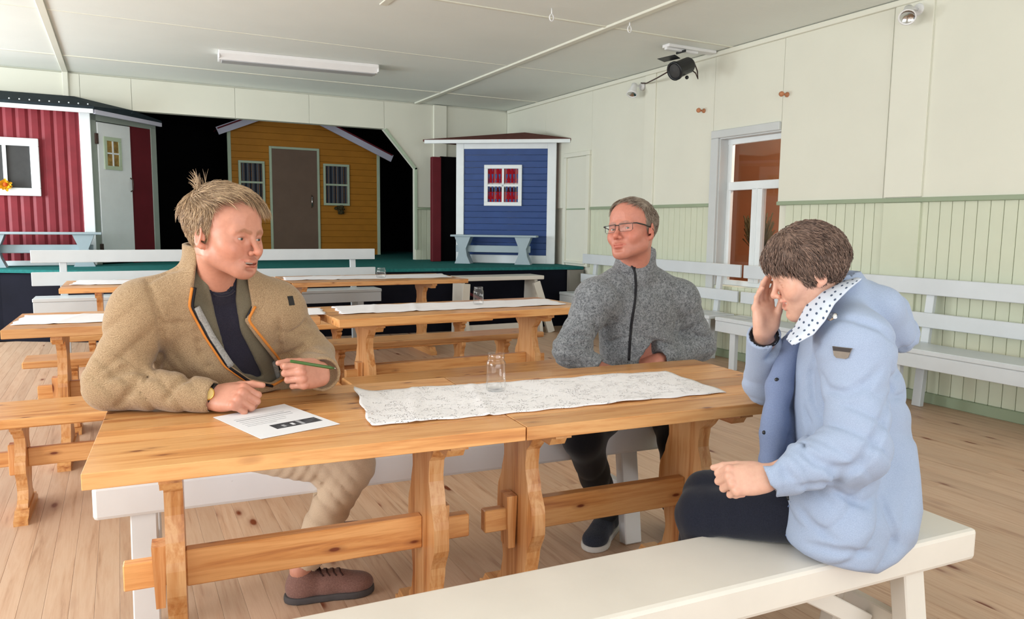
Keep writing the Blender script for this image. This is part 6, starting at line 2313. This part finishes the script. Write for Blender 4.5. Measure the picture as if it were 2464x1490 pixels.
# the seat is in the way below
bz = 0.452
seat_cut = np.maximum(J.all()[2] - bz, 1.158 - J.all()[1] + 0 * J.all()[0])
J.d = -Vol.smin(-J.d, seat_cut.astype(np.float32), 0.006)
for cp, cr in ([(2006, 768), (2050, 766), (2098, 780), (2140, 806), (2176, 842)], 0.006), ([(1978, 905), (1992, 938), (2040, 948), (2085, 925), (2115, 890)], 0.007), ([(1925, 1080), (1965, 1112), (2010, 1130), (2060, 1128)], 0.007), \
        ([(1878, 1105), (1892, 1140), (1915, 1158)], 0.005), ([(2150, 880), (2142, 960), (2118, 1040), (2075, 1110), (2010, 1165), (1920, 1172)], 0.007), ([(1968, 830), (1950, 900), (1955, 960), (1975, 1000)], 0.006), \
        ([(2150, 905), (2180, 880), (2192, 850)], 0.005), ([(2145, 960), (2180, 945)], 0.004), ([(2010, 1180), (2050, 1205), (2082, 1214), (2106, 1192)], 0.005), ([(1918, 1215), (1950, 1260), (2010, 1300)], 0.005), \
        ([(1940, 1310), (2020, 1330), (2100, 1330)], 0.005), ([(2120, 1200), (2150, 1270), (2150, 1330)], 0.004), ([(1935, 985), (1950, 1040), (1935, 1078)], 0.005):
    crease(J, cp, cr)
jacket = garment('jacket', J, 'blue_shell', p3, 1)
# far front panel and the top under it
F2 = Vol(lo, hi, 0.0065)
fp = [A(at(1905, 830, 1.46)), A(at(1876, 930, 1.45)), A(at(1862, 1030, 1.44)), A(at(1852, 1112, 1.43))]
F2.chain(fp, [0.032, 0.034, 0.034, 0.030], 0.02)
F2.chain([q + A(FWD) * 0.06 + A(RIGHT) * 0.05 for q in fp], [0.05, 0.05, 0.05, 0.045], 0.03)
folds(F2, fp[2], 0.12, A((0.3, 0, 1)), 0.07, 0.003, 91)
panel = garment('jacket_front', F2, 'blue_lining', p3)
TP = Vol(lo, hi, 0.0062)
torso(TP, rs, ls, pel, neck, -0.004, (0.130, 0.120, 0.17), (0.140, 0.145, 0.17), (0.15, 0.15, 0.12), 0.02, 0.07, 0.055)
TP.rc(neck - A((0, 0, 0.01)), neck + A((0, 0, 0.3)), 0.06, 0.07, 0.004, 'sub')
TP.d = np.maximum(TP.d, np.maximum(JF + 0.010, hem + 0.012)).astype(np.float32)
garment('top', TP, 'purple_tee', p3)
# dotted lining of the turned-out collar
inner = [(1892, 818, 1.33), (1918, 778, 1.335), (1940, 735, 1.335), (1972, 700, 1.335), (2010, 678, 1.34), (2052, 664, 1.36)]
outer = [(1906, 832, 1.27), (1958, 806, 1.235), (1986, 772, 1.215), (2008, 732, 1.215), (2044, 696, 1.235), (2074, 672, 1.28)]
ni, nj = 30, 10
vs, fs = [], []


def along(L, u):
    u = u * (len(L) - 1)
    i = min(int(u), len(L) - 2)
    a, b = A(L[i]), A(L[i + 1])
    return a + (b - a) * (u - i)


for i in range(ni + 1):
    for j in range(nj + 1):
        u, v = i / ni, j / nj
        q = along(inner, u) * (1 - v) + along(outer, u) * v
        q[2] -= 0.022 * math.sin(PI * v)
        vs.append(at(*q))
for i in range(ni):
    for j in range(nj):
        k = i * (nj + 1) + j
        fs.append((k, k + 1, k + nj + 2, k + nj + 1))
cl = MB().add(vs, fs, True).build('collar_lining', 'dots', jacket)
uv = cl.data.uv_layers.new(name='UVMap')
for lp in cl.data.loops:
    uv.data[lp.index].uv = (lp.vertex_index // (nj + 1) / ni * 13, lp.vertex_index % (nj + 1) / nj * 3.6)
sd = cl.modifiers.new('thickness', 'SOLIDIFY')
sd.thickness, sd.offset = 0.007, 0.0
sb = cl.modifiers.new('soft', 'SUBSURF')
sb.levels = sb.render_levels = 1
# details
bp = march([J], 2004, 764)
q = (Vector((0, 0, CAM_H)) - bp).normalized().to_track_quat('Z', 'Y').to_matrix().to_4x4()
MB().lathe([(0.011, -0.002), (0.013, 0.002), (0.009, 0.006), (0.001, 0.007)], 18, Matrix.Translation(bp) @ q).build('button', 'chrome', jacket)
m = on_surface(J, 2026, 848)
bd_ = MB().prism([(-0.022, 0.012), (0.022, 0.012), (0.015, -0.011), (0.009, -0.0145), (-0.011, -0.0145), (-0.017, -0.009)], -0.006, 0.0035, 'XY', m).build('badge', 'badge_grey', jacket)
MB().prism([(-0.0215, 0.0115), (0.0215, 0.0115), (0.019, 0.002), (-0.0195, 0.002)], 0.0035, 0.0040, 'XY', m).build('badge_stripe', 'badge_dark', bd_)
for (sx, sy) in ((1869, 914), (1839, 1041)):
    bp = march([F2, J], sx, sy)
    q = (Vector((0, 0, CAM_H)) - bp).normalized().to_track_quat('Z', 'Y').to_matrix().to_4x4()
    MB().lathe([(0.005, -0.002), (0.0058, 0.001), (0.004, 0.003), (0.0005, 0.003)], 12, Matrix.Translation(bp) @ q).build('snap_button', 'black_metal', panel)
bp = march([J], 1898, 1199)
MB().lathe([(0.005, -0.002), (0.0058, 0.001), (0.004, 0.003), (0.0005, 0.003)], 12, Matrix.Translation(bp) @ q).build('snap_button', 'black_metal', jacket)
MT['seam_blue'] = paint('blue_seam_thread', (112, 130, 168), 0.8, 0.1)
seam('seam', [J], [(1905, 1205), (1884, 1240), (1886, 1280), (1905, 1312)], 0.0012, 'seam_blue', jacket, lift=0.0)
# dark inner cuff of the raised sleeve
ca = (rw_ - re_) / np.linalg.norm(rw_ - re_)
cu = np.cross(ca, A(FWD))
cu /= np.linalg.norm(cu)
cv = np.cross(ca, cu)
cc = rw_ - ca * 0.012
MB().tube([Vector(cc + cu * math.cos(t) * 0.037 + cv * math.sin(t) * 0.037) for t in [2 * PI * i / 24 for i in range(25)]], 0.005, 6).build('inner_cuff', 'zip_black', jacket)
lo, hi = bounds([hipR, hipL, kneR, ankR, kneL, ankL, pel], 0.15)
lo[2] = 0.05
TR = Vol(lo, hi, 0.007)
TR.ell(pel - A((0, 0, 0.01)), (0.11, 0.11, 0.08), 0)
for a, b, c2 in ((hipR, kneR, ankR), (hipL, kneL, ankL)):
    limb(TR, [a, b, c2 + (b - c2) * 0.06], [0.085, 0.070, 0.050], 0, 0.02)
    folds(TR, b, 0.10, b - a, 0.06, 0.003, 61)
seat_cut = np.maximum(TR.all()[2] - bz, np.maximum(1.16 - TR.all()[1], TR.all()[1] - 1.425 + (TR.all()[0] - 1.4) * 0.04))
TR.d = -Vol.smin(-TR.d, seat_cut.astype(np.float32), 0.006)
garment('trousers', TR, 'navy_cotton', p3)
shoe((1.34, 1.64, 0.0), (1.56, 1.53, 0.0), 0.08, 0.095, 'dark_suede', 'pale_sole', p3, laces=False)
shoe((1.34, 1.78, 0.0), (1.56, 1.66, 0.0), 0.08, 0.095, 'dark_suede', 'pale_sole', p3, laces=False)
